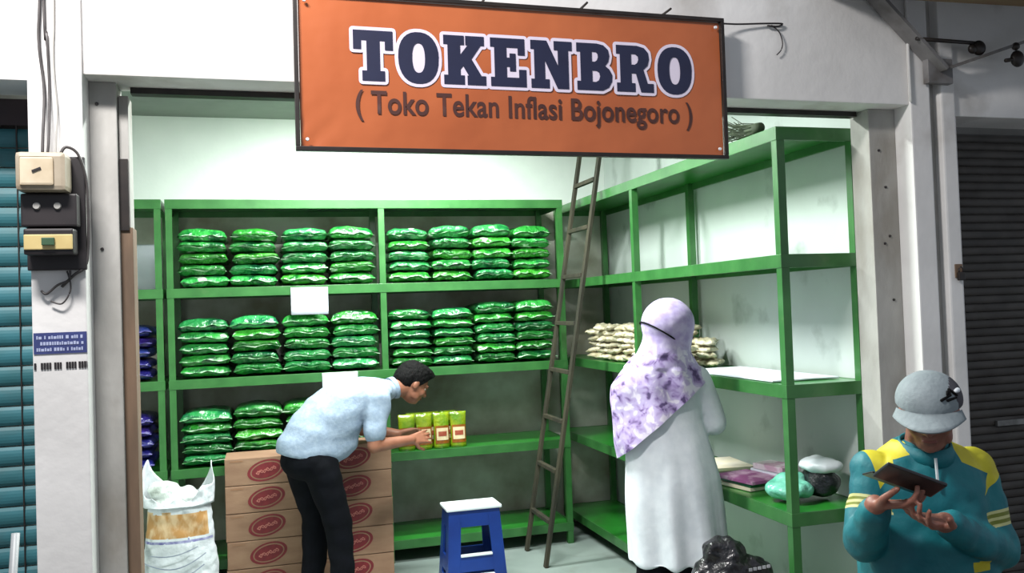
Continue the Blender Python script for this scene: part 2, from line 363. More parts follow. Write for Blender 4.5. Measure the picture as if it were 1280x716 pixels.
def pack_proto(key, w, t, blue=False, dome=0.):
    o = mesh_obj('rice_pack' if not blue else 'sugar_pack', pack_mesh(hash(key) % 999 if False else sum(map(ord, key)), w, .40, t, dome), [M_packb, M_seamb] if blue else [M_pack, M_seam], None, True)
    me = o.data; bpy.data.objects.remove(o); return me
G = {}
for w_, t_ in (('w', .302), ('n', .280)):
    for k in range(4):
        G[w_, k] = pack_proto('g%s%d' % (w_, k), t_, .070); 
    for k in range(2): G[w_, 't%d' % k] = pack_proto('t%s%d' % (w_, k), t_, .070, dome=.45)
for k in range(2): G['b', k] = pack_proto('b%d' % k, .34, .070, True); 
G['b', 't0'] = pack_proto('bt', .34, .070, True, .4)
ordn = ['bottom', 'second from bottom', 'third from bottom', 'fourth from bottom', 'fifth from bottom', 'sixth from bottom', 'seventh from bottom']
def stack(xc, z0, n, pitch, kind, where, colname, group, nm='rice_pack', dx=0.):
    for k in range(n):
        top = k == n - 1
        key = (kind, 't%d' % random.randrange(2 if kind != 'b' else 1)) if top else (kind, random.randrange(4 if kind != 'b' else 2))
        o = bpy.data.objects.new(nm, G[key]); COL.objects.link(o)
        sc = pitch / .070
        o.location = (xc + random.uniform(-.010, .010), 5.825 + random.uniform(-.014, .006), z0 + .011 + pitch * (k + .5))
        o.scale = (random.uniform(.945, .985), 1, sc * .95)
        o.rotation_euler = (random.uniform(-.012, .012), random.uniform(-.028, .028), random.uniform(-.025, .025) + (math.pi if random.random() < .5 else 0))
        pos = 'pack, topmost' if top else 'pack, ' + ordn[k]
        tag(o, '%s %s, %s, %s' % ('blue' if kind == 'b' else 'green', pos, colname, where), 'pack', group)
cn = ['leftmost stack', 'second stack from left', 'third stack from left', 'rightmost stack']
for i, x in enumerate((-.335, -.034, .267, .567)):
    stack(x, LV[1], 5, [.070, .069, .069, .071][i], 'w', 'upper shelf, left bay', cn[i], 'green packs on the upper shelf, left bay')
    stack(x + .0, LV[2], 5, [.069, .071, .071, .072][i], 'w', 'middle shelf, left bay', cn[i], 'green packs on the middle shelf, left bay')
for i, x in enumerate((-.335, -.034, .267, .567)):
    stack(x, LV[3], 5, [.064, .067, .067, .064][i], 'w', 'lower shelf, left bay', cn[i], 'green packs on the lower shelf, left bay')
for i, x in enumerate((.932, 1.215, 1.498, 1.78)):
    stack(x, LV[1], 5, [.068, .071, .072, .070][i], 'n', 'upper shelf, right bay', cn[i], 'green packs on the upper shelf, right bay')
    stack(x, LV[2], 6, [.060, .060, .065, .066][i], 'n', 'middle shelf, right bay', cn[i], 'green packs on the middle shelf, right bay')
stack(-.80, LV[2], 5, .064, 'b', 'narrow shelf at far left', 'middle shelf', 'blue packs at far left', 'sugar_pack')
stack(-.80, LV[3], 5, .064, 'b', 'narrow shelf at far left', 'lower shelf', 'blue packs at far left', 'sugar_pack')

# ---------------------------------------------------------------- oil pouches
M_pouch = mat('oil_pouch_film', (136, 152, 22), (92, 132, 20), .25, 16, coat=.8, bump=.4, bscale=30, rnd=.08)
M_cap = mat('pouch_label_cream', (222, 206, 168), (210, 186, 146), .4, 30)
M_amber = mat('pouch_amber', (128, 66, 12), (150, 92, 16), .3, 30, coat=.6)
M_plab = mat('pouch_red_print', (138, 52, 40), (160, 84, 60), .4, 60)
def pouch(x, y, rz, lab):
    p = tag(empty('oil_pouch', (x, y, LV[3] + .0025), rz), lab, 'pouch', 'cooking oil pouches on the lower shelf')
    bm = bmesh.new(); rings = []
    for k in range(13):
        t = k / 12; z = t * .23; hw = .055 * (1 - .06 * math.sin(math.pi * t)); th = .032 * (1 - t) ** .55 + .002
        rings.append(((0, 0, z), (hw, 0, 0), (0, th, 0)))
    add_rings(bm, rings, 20)
    mesh_obj('pouch_body', bm, M_pouch, p, True)
    bm = bmesh.new(); 
    def patch(w, z0, z1, off):
        n = 6; prev = None
        for k in range(n + 1):
            z = z0 + (z1 - z0) * k / n; th = .032 * (1 - z / .23) ** .55 + .002
            row = [bm.verts.new((w * q / 3, -math.sqrt(max(.01, 1 - (w * q / 3 / .055) ** 2)) * th - off, z)) for q in range(-3, 4)]
            if prev:
                for q in range(6): bm.faces.new((prev[q], prev[q + 1], row[q + 1], row[q]))
            prev = row
    patch(.046, .03, .145, .0025); mesh_obj('amber_window', bm, M_amber, p, True)
    bm = bmesh.new(); patch(.039, .052, .130, .004); mesh_obj('label', bm, M_cap, p, True)
    bm = bmesh.new(); patch(.028, .078, .108, .0052); mesh_obj('label_print', bm, M_plab, p, True)
    return p
for i, (x, l) in enumerate(((.885, 'yellow-green oil pouch at the left end of the row, nearest the blue-shirted man'), (1.0, 'yellow-green oil pouch second from the left, touched by the blue-shirted man'), (1.115, 'yellow-green oil pouch third from the left, just beyond the hand'), (1.228, 'yellow-green oil pouch at the right end of the row'))):
    pouch(x, 5.665, random.uniform(-.08, .08), l)
for i, (x, l) in enumerate(((.95, 'yellow-green oil pouch in the second row, left'), (1.06, 'yellow-green oil pouch in the second row, middle'), (1.175, 'yellow-green oil pouch in the second row, right'))):
    pouch(x, 5.745, random.uniform(-.08, .08), l)

# ---------------------------------------------------------------- cartons
def ell_disc(bm, cx, cz, rx, rz, rot, y, inner=0., n=28):
    c, s_ = math.cos(rot), math.sin(rot)
    def P(a, k): 
        u, v = rx * k * math.cos(a), rz * k * math.sin(a); return (cx + u * c - v * s_, y, cz + u * s_ + v * c)
    A = [bm.verts.new(P(2 * math.pi * i / n, 1)) for i in range(n)]
    if inner:
        B = [bm.verts.new(P(2 * math.pi * i / n, inner)) for i in range(n)]
        for i in range(n): bm.faces.new((A[i], A[(i + 1) % n], B[(i + 1) % n], B[i]))
    else: bm.faces.new(A)
def carton(x, y, z, w, d, hh, label, rz):
    c = tag(empty('carton', (x, y, z), rz), label, 'box', 'cardboard cartons with red oval marks')
    bm = bmesh.new(); add_box(bm, (-w / 2, 0, .001), (w / 2, d, hh - .002), .004); mesh_obj('box_body', bm, M_card, c)
    bm = bmesh.new(); ell_disc(bm, -.02 + .02, hh / 2, .106, .060, .22, -.0012, .84); ell_disc(bm, 0, hh / 2, .082, .043, .22, -.0014)
    mesh_obj('oval_mark', bm, M_logo, c)
    bm = bmesh.new()
    for ph_, am in ((0, .013), (2.2, .008)):
        P = [Vector((u * .0115 * math.cos(.22) - am * math.sin(u * 1.9 + ph_) * math.sin(.22), -.0024 - .0002 * ph_, hh / 2 + u * .0115 * math.sin(.22) + am * math.sin(u * 1.9 + ph_) * math.cos(.22))) for u in range(-5, 6)]
        for q in range(len(P) - 1): add_bar(bm, P[q], P[q + 1], .0045, .0006, ref=Vector((0, 1, 0)))
    mesh_obj('mark_lettering', bm, M_logo2, c)
    bm = bmesh.new(); add_box(bm, (-w / 2 + .03, -.001, hh - .022), (-w / 2 + .10, .001, hh - .014)); mesh_obj('printed_code', bm, M_tape, c)
on = ['bottom', 'second from bottom', 'middle', 'second from top', 'top']
for k in range(5):
    carton(.005 + random.uniform(-.006, .006), 5.28, k * .1585, .455, .27, .158, 'brown carton with red oval, %s of the stack left of the man' % on[k], random.uniform(-.012, .012))
    carton(.50 + random.uniform(-.006, .006), 5.28, k * .165, .455, .27, .1645, 'brown carton with red oval, %s of the stack right of the man' % on[k], random.uniform(-.012, .012))

# ---------------------------------------------------------------- sheets of paper
def sheet(x0, x1, z0, z1, y, lab, tilt=0):
    bm = bmesh.new(); n = 6; V = {}
    for i in range(n + 1):
        for j in range(n + 1):
            u, v = i / n, j / n
            V[i, j] = bm.verts.new((x0 + (x1 - x0) * u, y - .006 * math.sin(u * 3) * (1 - v), z0 + (z1 - z0) * v + tilt * (u - .5)))
    for i in range(n):
        for j in range(n): bm.faces.new((V[i, j], V[i + 1, j], V[i + 1, j + 1], V[i, j + 1]))
    o = mesh_obj('paper_notice', bm, M_paper, None, True); md = o.modifiers.new('s', 'SOLIDIFY'); md.thickness = .0012
    tag(o, lab, 'paper')
sheet(.178, .405, 1.605, 1.775, 5.596, 'blank white paper hanging on the upper shelf edge', -.002)
sheet(.355, .575, 1.08, 1.235, 5.596, 'white paper on the middle shelf edge behind the man')
o = box('wall_sheet', (-.80, 6.142, 1.80), (-.62, 6.149, 2.10), M_paper); tag(o, 'pale rectangular panel on the wall above the far left shelf', 'panel')

# ---------------------------------------------------------------- banner
M_banner = mat('orange_vinyl', (178, 96, 54), (166, 86, 46), .32, 3, coat=.35, bump=.55, bscale=3.2)
M_navy = mat('navy_print', (30, 34, 62), (26, 28, 54), .45, 8)
M_lilac = mat('pale_letter_edge', (214, 204, 220), (206, 196, 214), .5, 8)
M_brown = mat('dark_brown_print', (74, 40, 34), (64, 34, 30), .5, 8)
bn = tag(empty('shop_banner', (.135, 2.84, 2.14)), 'orange shop banner in a black frame reading TOKENBRO above the opening', 'banner')
bn.rotation_euler = (0, R(.25), 0)
BW, BH = 1.507, .487
bm = bmesh.new(); nx, nz_ = 60, 20; V = {}
def warp(x, z): 
    ex = math.exp(-(x / .12) ** 2 - ((z) / .12) ** 2)
    return .0015 * (1 + math.sin(x * 7 + z * 3) * math.sin(z * 6.4)) + .004 * ex * (1 + math.sin((x - z) * 70))
for i in range(nx + 1):
    for j in range(nz_ + 1):
        x, z = BW * i / nx, BH * j / nz_; V[i, j] = bm.verts.new((x, warp(x, z), z))
for i in range(nx):
    for j in range(nz_): bm.faces.new((V[i, j], V[i + 1, j], V[i + 1, j + 1], V[i, j + 1]))
pn = mesh_obj('vinyl_panel', bm, M_banner, bn, True)
for a, b_ in (((-.016, -.012, -.016), (BW + .016, .012, -.002)), ((-.016, -.012, BH + .002), (BW + .016, .012, BH + .016)), ((-.016, -.012, -.002), (-.002, .012, BH + .002)), ((BW + .002, -.012, -.002), (BW + .016, .012, BH + .002))):
    box('frame_bar', a, b_, M_black, bn, .002)
for (sx, sz) in ((.02, .02), (BW - .02, .02), (BW - .02, BH - .02), (.02, BH - .02)):
    bm = bmesh.new(); bmesh.ops.create_cone(bm, cap_ends=True, segments=12, radius1=.006, radius2=.005, depth=.006, matrix=Matrix.Translation((sx, -.012, sz)) @ Matrix.Rotation(R(90), 4, 'X'))
    mesh_obj('eyelet', bm, M_whiteplastic, bn)
def arc(cx, cy, rx, ry, n=30, p=2.3):
    out = []
    for i in range(n):
        a = 2 * math.pi * i / n; c, s_ = math.cos(a), math.sin(a)
        out.append((cx + rx * math.copysign(abs(c) ** (2 / p), c), cy + ry * math.copysign(abs(s_) ** (2 / p), s_)))
    return out
GL = {
 'T': (84, [[(0,100),(84,100),(84,62),(67,62),(67,80),(56,80),(56,20),(66,20),(66,0),(18,0),(18,20),(28,20),(28,80),(17,80),(17,62),(0,62)]]),
 'O': (88, [arc(44,50,44,52), arc(44,50,14,30)]),
 'K': (94, [[(0,100),(46,100),(46,81),(37,81),(37,61),(54,81),(49,81),(49,100),(91,100),(91,81),(83,81),(62,53),(84,19),(94,19),(94,0),(52,0),(52,19),(55,19),(43,38),(37,31),(37,19),(46,19),(46,0),(0,0),(0,19),(9,19),(9,81),(0,81)]]),
 'E': (82, [[(0,100),(79,100),(79,66),(63,66),(63,81),(37,81),(37,60),(44,60),(44,69),(58,69),(58,32),(44,32),(44,41),(37,41),(37,19),(65,19),(65,36),(82,36),(82,0),(0,0),(0,19),(9,19),(9,81),(0,81)]]),
 'N': (98, [[(0,100),(38,100),(64,48),(64,81),(55,81),(55,100),(98,100),(98,81),(89,81),(89,0),(62,0),(33,58),(33,19),(43,19),(43,0),(0,0),(0,19),(8,19),(8,81),(0,81)]]),
 'B': (86, [[(0,100),(50,100),(66,97),(77,88),(80,75),(77,62),(69,53),(79,46),(86,34),(85,20),(77,7),(62,0),(0,0),(0,19),(9,19),(9,81),(0,81)], [(37,82),(46,82),(51,78),(52,71),(49,64),(44,61),(37,61)], [(37,42),(47,42),(54,38),(56,30),(53,22),(46,18),(37,18)]]),
 'R': (92, [[(0,100),(52,100),(70,96),(80,86),(82,72),(78,58),(67,49),(77,19),(92,19),(92,0),(60,0),(48,40),(37,40),(37,19),(46,19),(46,0),(0,0),(0,19),(9,19),(9,81),(0,81)], [(37,82),(47,82),(54,77),(55,70),(52,63),(46,59),(37,59)]]),
}
def glyph(name, polys, sx, sz, x0, z0, y, off, m, parent, th=.0006):
    cu = bpy.data.curves.new(name, 'CURVE'); cu.dimensions = '2D'; cu.fill_mode = 'BOTH'; cu.extrude = th; cu.offset = off
    for pl in polys:
        sp_ = cu.splines.new('POLY'); sp_.points.add(len(pl) - 1); sp_.use_cyclic_u = True
        for q, (a, b_) in zip(sp_.points, pl): q.co = (a * sx, b_ * sz, 0, 1)
    o = bpy.data.objects.new(name, cu); COL.objects.link(o)
    dg = bpy.context.evaluated_depsgraph_get(); me = bpy.data.meshes.new_from_object(o.evaluated_get(dg)); bpy.data.objects.remove(o); bpy.data.curves.remove(cu)
    me.materials.clear(); me.materials.append(m); me.name = name
    o = bpy.data.objects.new(name, me); COL.objects.link(o); o.parent = parent
    o.rotation_euler = (R(90), 0, 0); o.location = (x0, y, z0); return o
word = 'TOKENBRO'; gap = 11; tot = sum(GL[c][0] for c in word) + gap * 7
LX0, LX1, LZ0, LHt = .172, 1.388, .218, .166
k_ = (LX1 - LX0) / tot; x = LX0
for c in word:
    wd_, pl = GL[c]
    g = glyph('letter_outline', pl[:1] , k_, LHt / 100, x, LZ0, -.0012, 0, M_lilac, bn, 0)
    bm = bmesh.new(); bm.from_mesh(g.data); P_ = [Vector((a * k_, b_ * LHt / 100, 0)) for a, b_ in pl[0]]; hw = .0115
    for q in range(len(P_)):
        a, b_ = P_[q], P_[(q + 1) % len(P_)]; d = (b_ - a).normalized(); nn_ = Vector((-d.y, d.x, 0)) * hw
        o1 = Vector((0, 0, 1.5e-5 * (2 * q + 1))); o2 = Vector((0, 0, 1.5e-5 * (2 * q + 2)))
        bm.faces.new([bm.verts.new(v + o1) for v in (a + nn_, a - nn_, b_ - nn_, b_ + nn_)])
        bm.faces.new([bm.verts.new(a + o2 + Vector((hw * math.cos(t_ * math.pi / 5), hw * math.sin(t_ * math.pi / 5), 0))) for t_ in range(10)])
    bm.normal_update()
    for f_ in bm.faces:
        if f_.normal.z < 0: f_.normal_flip()
    bm.to_mesh(g.data); bm.free()
    t = glyph('letter', pl, k_, LHt / 100, 0, 0, 0, 0, M_navy, g, .0002); t.rotation_euler = (0, 0, 0); t.location = (0, 0, .0019)
    x += (wd_ + gap) * k_
def text_part(s, name, x0, x1, z0, hh, y, m, parent, off=.018, th=.0005):
    cu = bpy.data.curves.new(name, 'FONT'); cu.body = s; cu.size = 1; cu.offset = off; cu.extrude = .0; cu.space_character = 1.03
    o = bpy.data.objects.new(name, cu); COL.objects.link(o)
    dg = bpy.context.evaluated_depsgraph_get(); me = bpy.data.meshes.new_from_object(o.evaluated_get(dg)); bpy.data.objects.remove(o); bpy.data.curves.remove(cu)
    xs = [v.co.x for v in me.vertices]; a, b_ = min(xs), max(xs); sx = (x1 - x0) / (b_ - a); sz = hh / .73
    for v in me.vertices: v.co = Vector(((v.co.x - a) * sx + x0, y, v.co.y * sz + z0))
    me.materials.clear(); me.materials.append(m)
    o = bpy.data.objects.new(name, me); COL.objects.link(o); o.parent = parent; return o
text_part('( Toko Tekan Inflasi Bojonegoro )', 'slogan_lettering', .176, 1.385,   .112, .078, -.0012, M_brown, bn)
for sx in (.25, .62, .98, 1.3):
    bm = bmesh.new(); bmesh.ops.create_cone(bm, cap_ends=True, segments=10, radius1=.005, radius2=.004, depth=.10, matrix=Matrix.Translation((sx, .02, BH + .03)) @ Matrix.Rotation(R(90), 4, 'X'))
    mesh_obj('fixing_bolt', bm, M_black, bn)

# ---------------------------------------------------------------- ladder
ld = tag(empty('ladder', (1.637, 5.36, 0)), 'tall worn brown ladder leaning against the right shelf corner', 'ladder')
lean = .418 / 2.33; LL = 2.95
for s_, dy in ((1, .19), (-1, -.21)):
    bar('ladder_rail', (0, dy, 0), (lean * LL, dy + s_ * -.01, LL), .022, .042, M_wood, ld, ref=Vector((0, 1, 0)), bevel=.003)
for k in range(9):
    z = .27 + k * .305
    bar('rung', (lean * z - .004, -.19, z), (lean * z - .004, .17, z), .03, .026, M_wood, ld, bevel=.004)

# ---------------------------------------------------------------- stool
def frustum_panel(bm, P, Q, outer, hole, th):
    pass
st = tag(empty('step_stool', (1.11, 4.86, 0), 0), 'blue plastic stool with a white top beside the back shelves', 'stool')
bm = bmesh.new(); add_box(bm, (-.158, -.10, .485), (.158, .10, .503), .006); mesh_obj('seat', bm, M_whiteplastic, st)
def lerp(a, b_, t): return a + (b_ - a) * t
def corner(sx, sy, z): t = 1 - z / .485; return Vector((sx * (.145 + .03 * t), sy * (.088 + .05 * t), z))
for sx in (-1, 1):
    for sy in (-1, 1):
        bm = bmesh.new(); q = []
        for z in (0.001, .485):
            c = corner(sx, sy, z); wz = .07
            q.append([bm.verts.new(c + Vector(v)) for v in ((0, 0, 0), (-sx * wz, 0, 0), (-sx * wz, -sy * .012, 0), (-sx * .012, -sy * .012, 0), (-sx * .012, -sy * wz, 0), (0, -sy * wz, 0))])
        for i in range(6): bm.faces.new((q[0][i], q[0][(i + 1) % 6], q[1][(i + 1) % 6], q[1][i]))
        bm.faces.new(q[0]); bm.faces.new(q[1]); mesh_obj('leg', bm, M_blue, st)
def stretcher(z0, z1, m, name, pr=0.):
    for sy in (-1, 1):
        bm = bmesh.new(); a = corner(-1, sy, z0); b_ = corner(1, sy, z0); c = corner(1, sy, z1); d = corner(-1, sy, z1)
        ins = .068; y = Vector((0, -sy * .012, 0)); o_ = Vector((0, sy * pr, 0))
        A = [bm.verts.new(p + Vector((s2 * ins, 0, 0)) + o_) for p, s2 in ((a, 1), (b_, -1), (c, -1), (d, 1))]
        B = [bm.verts.new(v.co + y - o_) for v in A]
        bm.faces.new(A); bm.faces.new(B[::-1])
        for i in range(4): bm.faces.new((A[i], A[(i + 1) % 4], B[(i + 1) % 4], B[i]))
        mesh_obj(name, bm, m, st)
    for sx in (-1, 1):
        bm = bmesh.new(); a = corner(sx, -1, z0); b_ = corner(sx, 1, z0); c = corner(sx, 1, z1); d = corner(sx, -1, z1)
        A = [bm.verts.new(p + Vector((0, s2 * .053, 0))) for p, s2 in ((a, 1), (b_, -1), (c, -1), (d, 1))]
        B = [bm.verts.new(v.co + Vector((-sx * .012, 0, 0))) for v in A]
        bm.faces.new(A); bm.faces.new(B[::-1])
        for i in range(4): bm.faces.new((A[i], A[(i + 1) % 4], B[(i + 1) % 4], B[i]))
        mesh_obj(name, bm, m, st)
stretcher(.395, .485, M_blue, 'apron'); stretcher(.155, .235, M_blue, 'stretcher'); stretcher(.05, .125, M_blue, 'stretcher')
bm = bmesh.new(); add_box(bm, (-.09, -.122, .236), (.09, -.095, .248), .003); mesh_obj('lip_reflection', bm, M_whiteplastic, st)  # white lips stand in for reflections on the stretchers
bm = bmesh.new(); add_box(bm, (-.098, -.135, .126), (.098, -.105, .138), .003); mesh_obj('lip_reflection', bm, M_whiteplastic, st)

# ---------------------------------------------------------------- sack
M_sack = mat('white_woven_sack', (214, 218, 222), (196, 200, 206), .55, 6, bump=.5, bscale=16, dirt=((150, 156, 160), 9, .58, .7))
M_sackprint = mat('orange_sack_print', (176, 128, 72), (206, 176, 138), .6, 22, lo=.42, hi=.6, stretch=(1, 1, .5))
M_sackblue = mat('blue_sack_print', (92, 88, 150), (170, 170, 200), .6, 30)
sk = tag(empty('woven_sack', (-.462, 5.14, 0)), 'tall white woven sack with orange print standing behind the door rail', 'sack')
bm = bmesh.new(); rings = []
for k in range(15):
    t = k / 14; z = .004 + .60 * t; f = .9 + .1 * math.sin(math.pi * min(1, t * 1.3)); rings.append(((0, 0, z), (.205 * f * (1 - .10 * t), 0, 0), (0, .13 * f * (1 - .2 * t), 0)))
add_rings(bm, rings, 26)
sob = fuse('sack_body', bm, .014, [M_sack, M_sackprint, M_sackblue], sk, 4, lambda c: .010 * noise.noise(c * 9) + .006 * noise.noise(c * 25),
     lambda c: (1 if .43 < c.z < .56 and c.y < .02 and c.x < .15 else (2 if .40 < c.z < .418 and c.y < .02 and c.x < .17 else 0)))
# crumpled open mouth with two peaks
bm = bmesh.new(); n = 60; prev = None
for k in range(9):
    t = k / 8; row = []
    for i in range(n):
        a = 2 * math.pi * i / n
        pk = .17 * max(0, math.cos(a - .25)) ** 8 + .16 * max(0, math.cos(a - math.pi + .35)) ** 6 + .05 * max(0, math.cos(a * 2 + 1))
        rr = 1 - .22 * t * (1 - abs(math.cos(a)) ** 3)
        z = .59 + t * (.03 + pk) + .018 * t * math.sin(a * 7); wv = 1 + .06 * t * math.sin(a * 9 + 4 * t)
        row.append(bm.verts.new((.183 * rr * wv * math.cos(a), .108 * rr * wv * math.sin(a), z)))
    if prev:
        for i in range(n): bm.faces.new((prev[i], prev[(i + 1) % n], row[(i + 1) % n], row[i]))
    prev = row
mo = mesh_obj('sack_mouth', bm, M_sack, sk, True); md = mo.modifiers.new('s', 'SOLIDIFY'); md.thickness = .003
bm = bmesh.new(); add_ell(bm, (-.02, 0, .60), (.15, .07, .07)); add_ell(bm, (-.08, -.01, .67), (.08, .05, .06)); add_ell(bm, (.04, .0, .635), (.06, .05, .05))
fuse('sack_contents', bm, .012, mat('white_plastic_wrap', (220, 226, 222), (120, 130, 120), .3, 14, coat=.5, bump=.6, bscale=26, lo=.5, hi=.7), sk, 1, lambda c: .02 * noise.noise(c * 18))
# printed lines on the sack
bm = bmesh.new()
for (z, x0_, x1_, cu_) in ((.35, -.14, .10, .02), (.31, -.17, .14, .05), (.25, -.16, .13, .05)):
    pts = []
    for i in range(13):
        u = i / 12; x = lerp(x0_, x1_, u); f = .99; yy = -.128 * math.sqrt(max(.02, 1 - (x / .232) ** 2)) - .012
        pts.append(Vector((x, yy, z - cu_ * math.sin(math.pi * u) + .03 * u)))
    for i in range(12): add_bar(bm, pts[i], pts[i + 1], .006, .0015, ref=Vector((0, 1, 0)))
pl_ = mesh_obj('printed_lines', bm, mat('grey_blue_print', (120, 128, 148), (150, 156, 170), .6, 20), sk); pl_['kind'] = 'stuff'

# ---------------------------------------------------------------- right shelf goods
M_beige = mat('beige_crinkle_film', (226, 218, 192), (176, 164, 130), .35, 20, coat=.5, bump=.6, bscale=40, rnd=.12)
def small_pack_me():
    bm = bmesh.new(); n = 9; V = {}; W = {}
    for i in range(n + 1):
        for j in range(n + 1):
            u = -1 + 2 * i / n; v = -1 + 2 * j / n; pr = max(0, 1 - abs(u) ** 3) ** .5 * max(0, 1 - abs(v) ** 3) ** .5
            e = .004 * math.sin(8 * u + 5 * v) + .003 * math.sin(13 * v)
            V[i, j] = bm.verts.new((u * .06, v * .085, pr * .019 + e)); W[i, j] = V[i, j] if i in (0, n) or j in (0, n) else bm.verts.new((u * .06, v * .085, -pr * .015 + e))
    for i in range(n):
        for j in range(n):
            bm.faces.new((V[i, j], V[i + 1, j], V[i + 1, j + 1], V[i, j + 1])); bm.faces.new((W[i, j], W[i, j + 1], W[i + 1, j + 1], W[i + 1, j]))
    return bm
sp0 = mesh_obj('snack_packet', small_pack_me(), M_beige, None, True); first = True
for layer in range(6):
    for gy in range(8):
        if layer > (3 if gy < 1 else 5 - (gy in (2, 7))): continue
        for gx in range(2):
            o = sp0 if first else inst('snack_packet', sp0); first = False
            o.location = (2.205 + gx * .155 + random.uniform(-.014, .014), 4.33 + gy * .172 + layer * .012 + random.uniform(-.025, .025), LV[2] + .026 + layer * .038)
            o.rotation_euler = (random.uniform(-.16, .16), random.uniform(-.16, .16), random.uniform(-.7, .7)); q = random.uniform(.85, 1.05); o.scale = (q, q, q)
            tag(o, 'beige crinkled packet, %s, %s from the near end, %s' % (['bottom layer', 'second layer', 'third layer', 'fourth layer', 'fifth layer', 'top layer'][layer], ['first', 'second', 'third', 'fourth', 'fifth', 'sixth', 'seventh', 'eighth'][gy], ['front row', 'wall row'][gx]), 'packet', 'beige packets piled on the right shelf')
o = box('shelf_sheen', (2.13, 3.35, LV[2] + .003), (2.47, 4.18, LV[2] + .010), M_paper, None, .002); tag(o, 'pale flat sheet standing in for the sheen on the middle right shelf', 'sheet')  # pale sheet stands in for the shelf top reflecting the white wall
M_pink = mat('pink_print_paper', (196, 160, 182), (222, 210, 218), .6, 12, lo=.45, hi=.55)
M_mag = mat('purple_print_paper', (150, 84, 136), (200, 160, 190), .6, 14, lo=.45, hi=.6)
M_dgreen = mat('dark_green_film', (20, 82, 46), (30, 104, 60), .35, 12, coat=.4)
M_cream = mat('cream_paper', (222, 208, 184), (210, 200, 186), .7, 8)
def leaflet(x, y, z, w_, l_, hh, rz, m, lab, cat='leaflets', nm='leaflet_stack', n=3):
    e = tag(empty(nm, (x, y, z), rz), lab, cat)
    for k in range(n):
        bm = bmesh.new(); t = hh / n
        add_box(bm, (-w_ / 2, -l_ / 2, 0), (w_ / 2, l_ / 2, t * .92), .0015)
        o = mesh_obj('sheaf', bm, m[k % len(m)], e); o.location = (random.uniform(-.012, .012), random.uniform(-.015, .015), k * t); o.rotation_euler = (0, 0, random.uniform(-.15, .15))
z3 = LV[3] + .003
leaflet(2.27, 4.52, z3, .22, .30, .045, .1, [M_dgreen, M_paper], 'dark green folders stacked left of the leaflets on the lower right shelf', 'folders', 'folder_stack')
leaflet(2.30, 4.14, z3, .22, .30, .05, -.15, [M_paper, M_pink, M_cream], 'white and pink leaflet stack in the middle of the lower right shelf')
leaflet(2.25, 3.78, z3, .20, .26, .05, .2, [M_cream, M_dgreen, M_mag], 'purple leaflet stack on the lower right shelf beside the front post')
leaflet(2.40, 3.80, z3, .12, .20, .09, .1, [M_pink, M_paper], 'pale pink leaflet stack against the wall on the lower right shelf')
bm = bmesh.new(); add_ell(bm, (0, 0, .045), (.11, .10, .045)); add_ell(bm, (.03, .04, .06), (.08, .06, .05))
o = fuse('teal_bundle', bm, .01, mat('teal_film', (92, 176, 152), (130, 200, 178), .4, 12, coat=.4, bump=.4), None, 2, lambda c: .012 * noise.noise(c * 22)); o.location = (2.24, 3.42, z3 + .006)
tag(o, 'pale teal plastic bundle beside the black bag on the lower right shelf', 'bundle')
bg = tag(empty('cloth_bag', (2.385, 3.40, LV[3] + .004), .2), 'black bag with a white top cover sitting on the lower right shelf', 'bag')
bm = bmesh.new(); add_ell(bm, (0, 0, .075), (.075, .09, .07)); add_ell(bm, (0, .0, .045), (.07, .085, .042))
fuse('bag_body', bm, .01, mat('black_bag_film', (22, 24, 28), (34, 36, 40), .35, 10, coat=.3, bump=.4), bg, 2, lambda c: .012 * noise.noise(c * 18))
bm = bmesh.new(); add_ell(bm, (0, 0, .15), (.085, .10, .035)); fuse('bag_cover', bm, .01, M_whiteplastic, bg, 2, lambda c: .01 * noise.noise(c * 20))
# things on the top shelf
M_twig = mat('dry_bristles', (70, 80, 60), (44, 52, 40), .8, 20)
br = tag(empty('broom_head', (2.15, 3.55, LV[0] + .004)), 'dark bristly bundle lying on top of the right shelf by the banner', 'broom')
bm = bmesh.new()
for k in range(60):
    a = random.uniform(0, 6.28); rr = random.uniform(.0, .03); p = Vector((rr * math.cos(a), -.12, .035 + rr * math.sin(a)))
    add_tube(bm, [p, p + Vector((rr * math.cos(a) * 1.2, .15, rr * math.sin(a) * .9 + .015)), p + Vector((rr * math.cos(a) * 2.6, .30 + random.uniform(-.04, .04), max(-.02, rr * math.sin(a) * 2.2) + random.uniform(0, .09)))], .0022, 4)
o = mesh_obj('bristles', bm, M_twig, br); o['kind'] = 'stuff'
bm = bmesh.new(); add_tube(bm, [(0, -.16, .034), (0, -.13, .036), (0, -.06, .036)], [.022, .024, .026], 14); mesh_obj('binding', bm, M_twig, br, True)

# ---------------------------------------------------------------- black sack on the floor by the woman
bk = tag(empty('bin_bag', (1.875, 3.30, 0), -.1), 'crumpled black plastic bag with white print beside the woman', 'bag')
bm = bmesh.new(); add_ell(bm, (0, 0, .20), (.20, .095, .195)); add_ell(bm, (-.03, .0, .40), (.18, .085, .15)); add_ell(bm, (-.035, 0, .55), (.10, .06, .06)); add_ell(bm, (.09, 0, .42), (.09, .07, .11))
fuse('bag_body', bm, .01, mat('black_plastic_film', (16, 15, 18), (26, 24, 28), .32, 10, coat=.3, bump=.7, bscale=20), bk, 2, lambda c: .022 * noise.noise(c * 12) + .010 * noise.noise(c * 30))
bm = bmesh.new()
for k in range(9):
    xx = -.07 + k * .018 + random.uniform(-.003, .003); zz = .43 + random.uniform(-.008, .012)
    add_box(bm, (xx, -.101, zz), (xx + .010, -.095, zz + random.uniform(.014, .034)))
for k in range(5): add_box(bm, (.03 + k * .02, -.086, .485 + .002 * k), (.044 + k * .02, -.083, .497 + .002 * k))
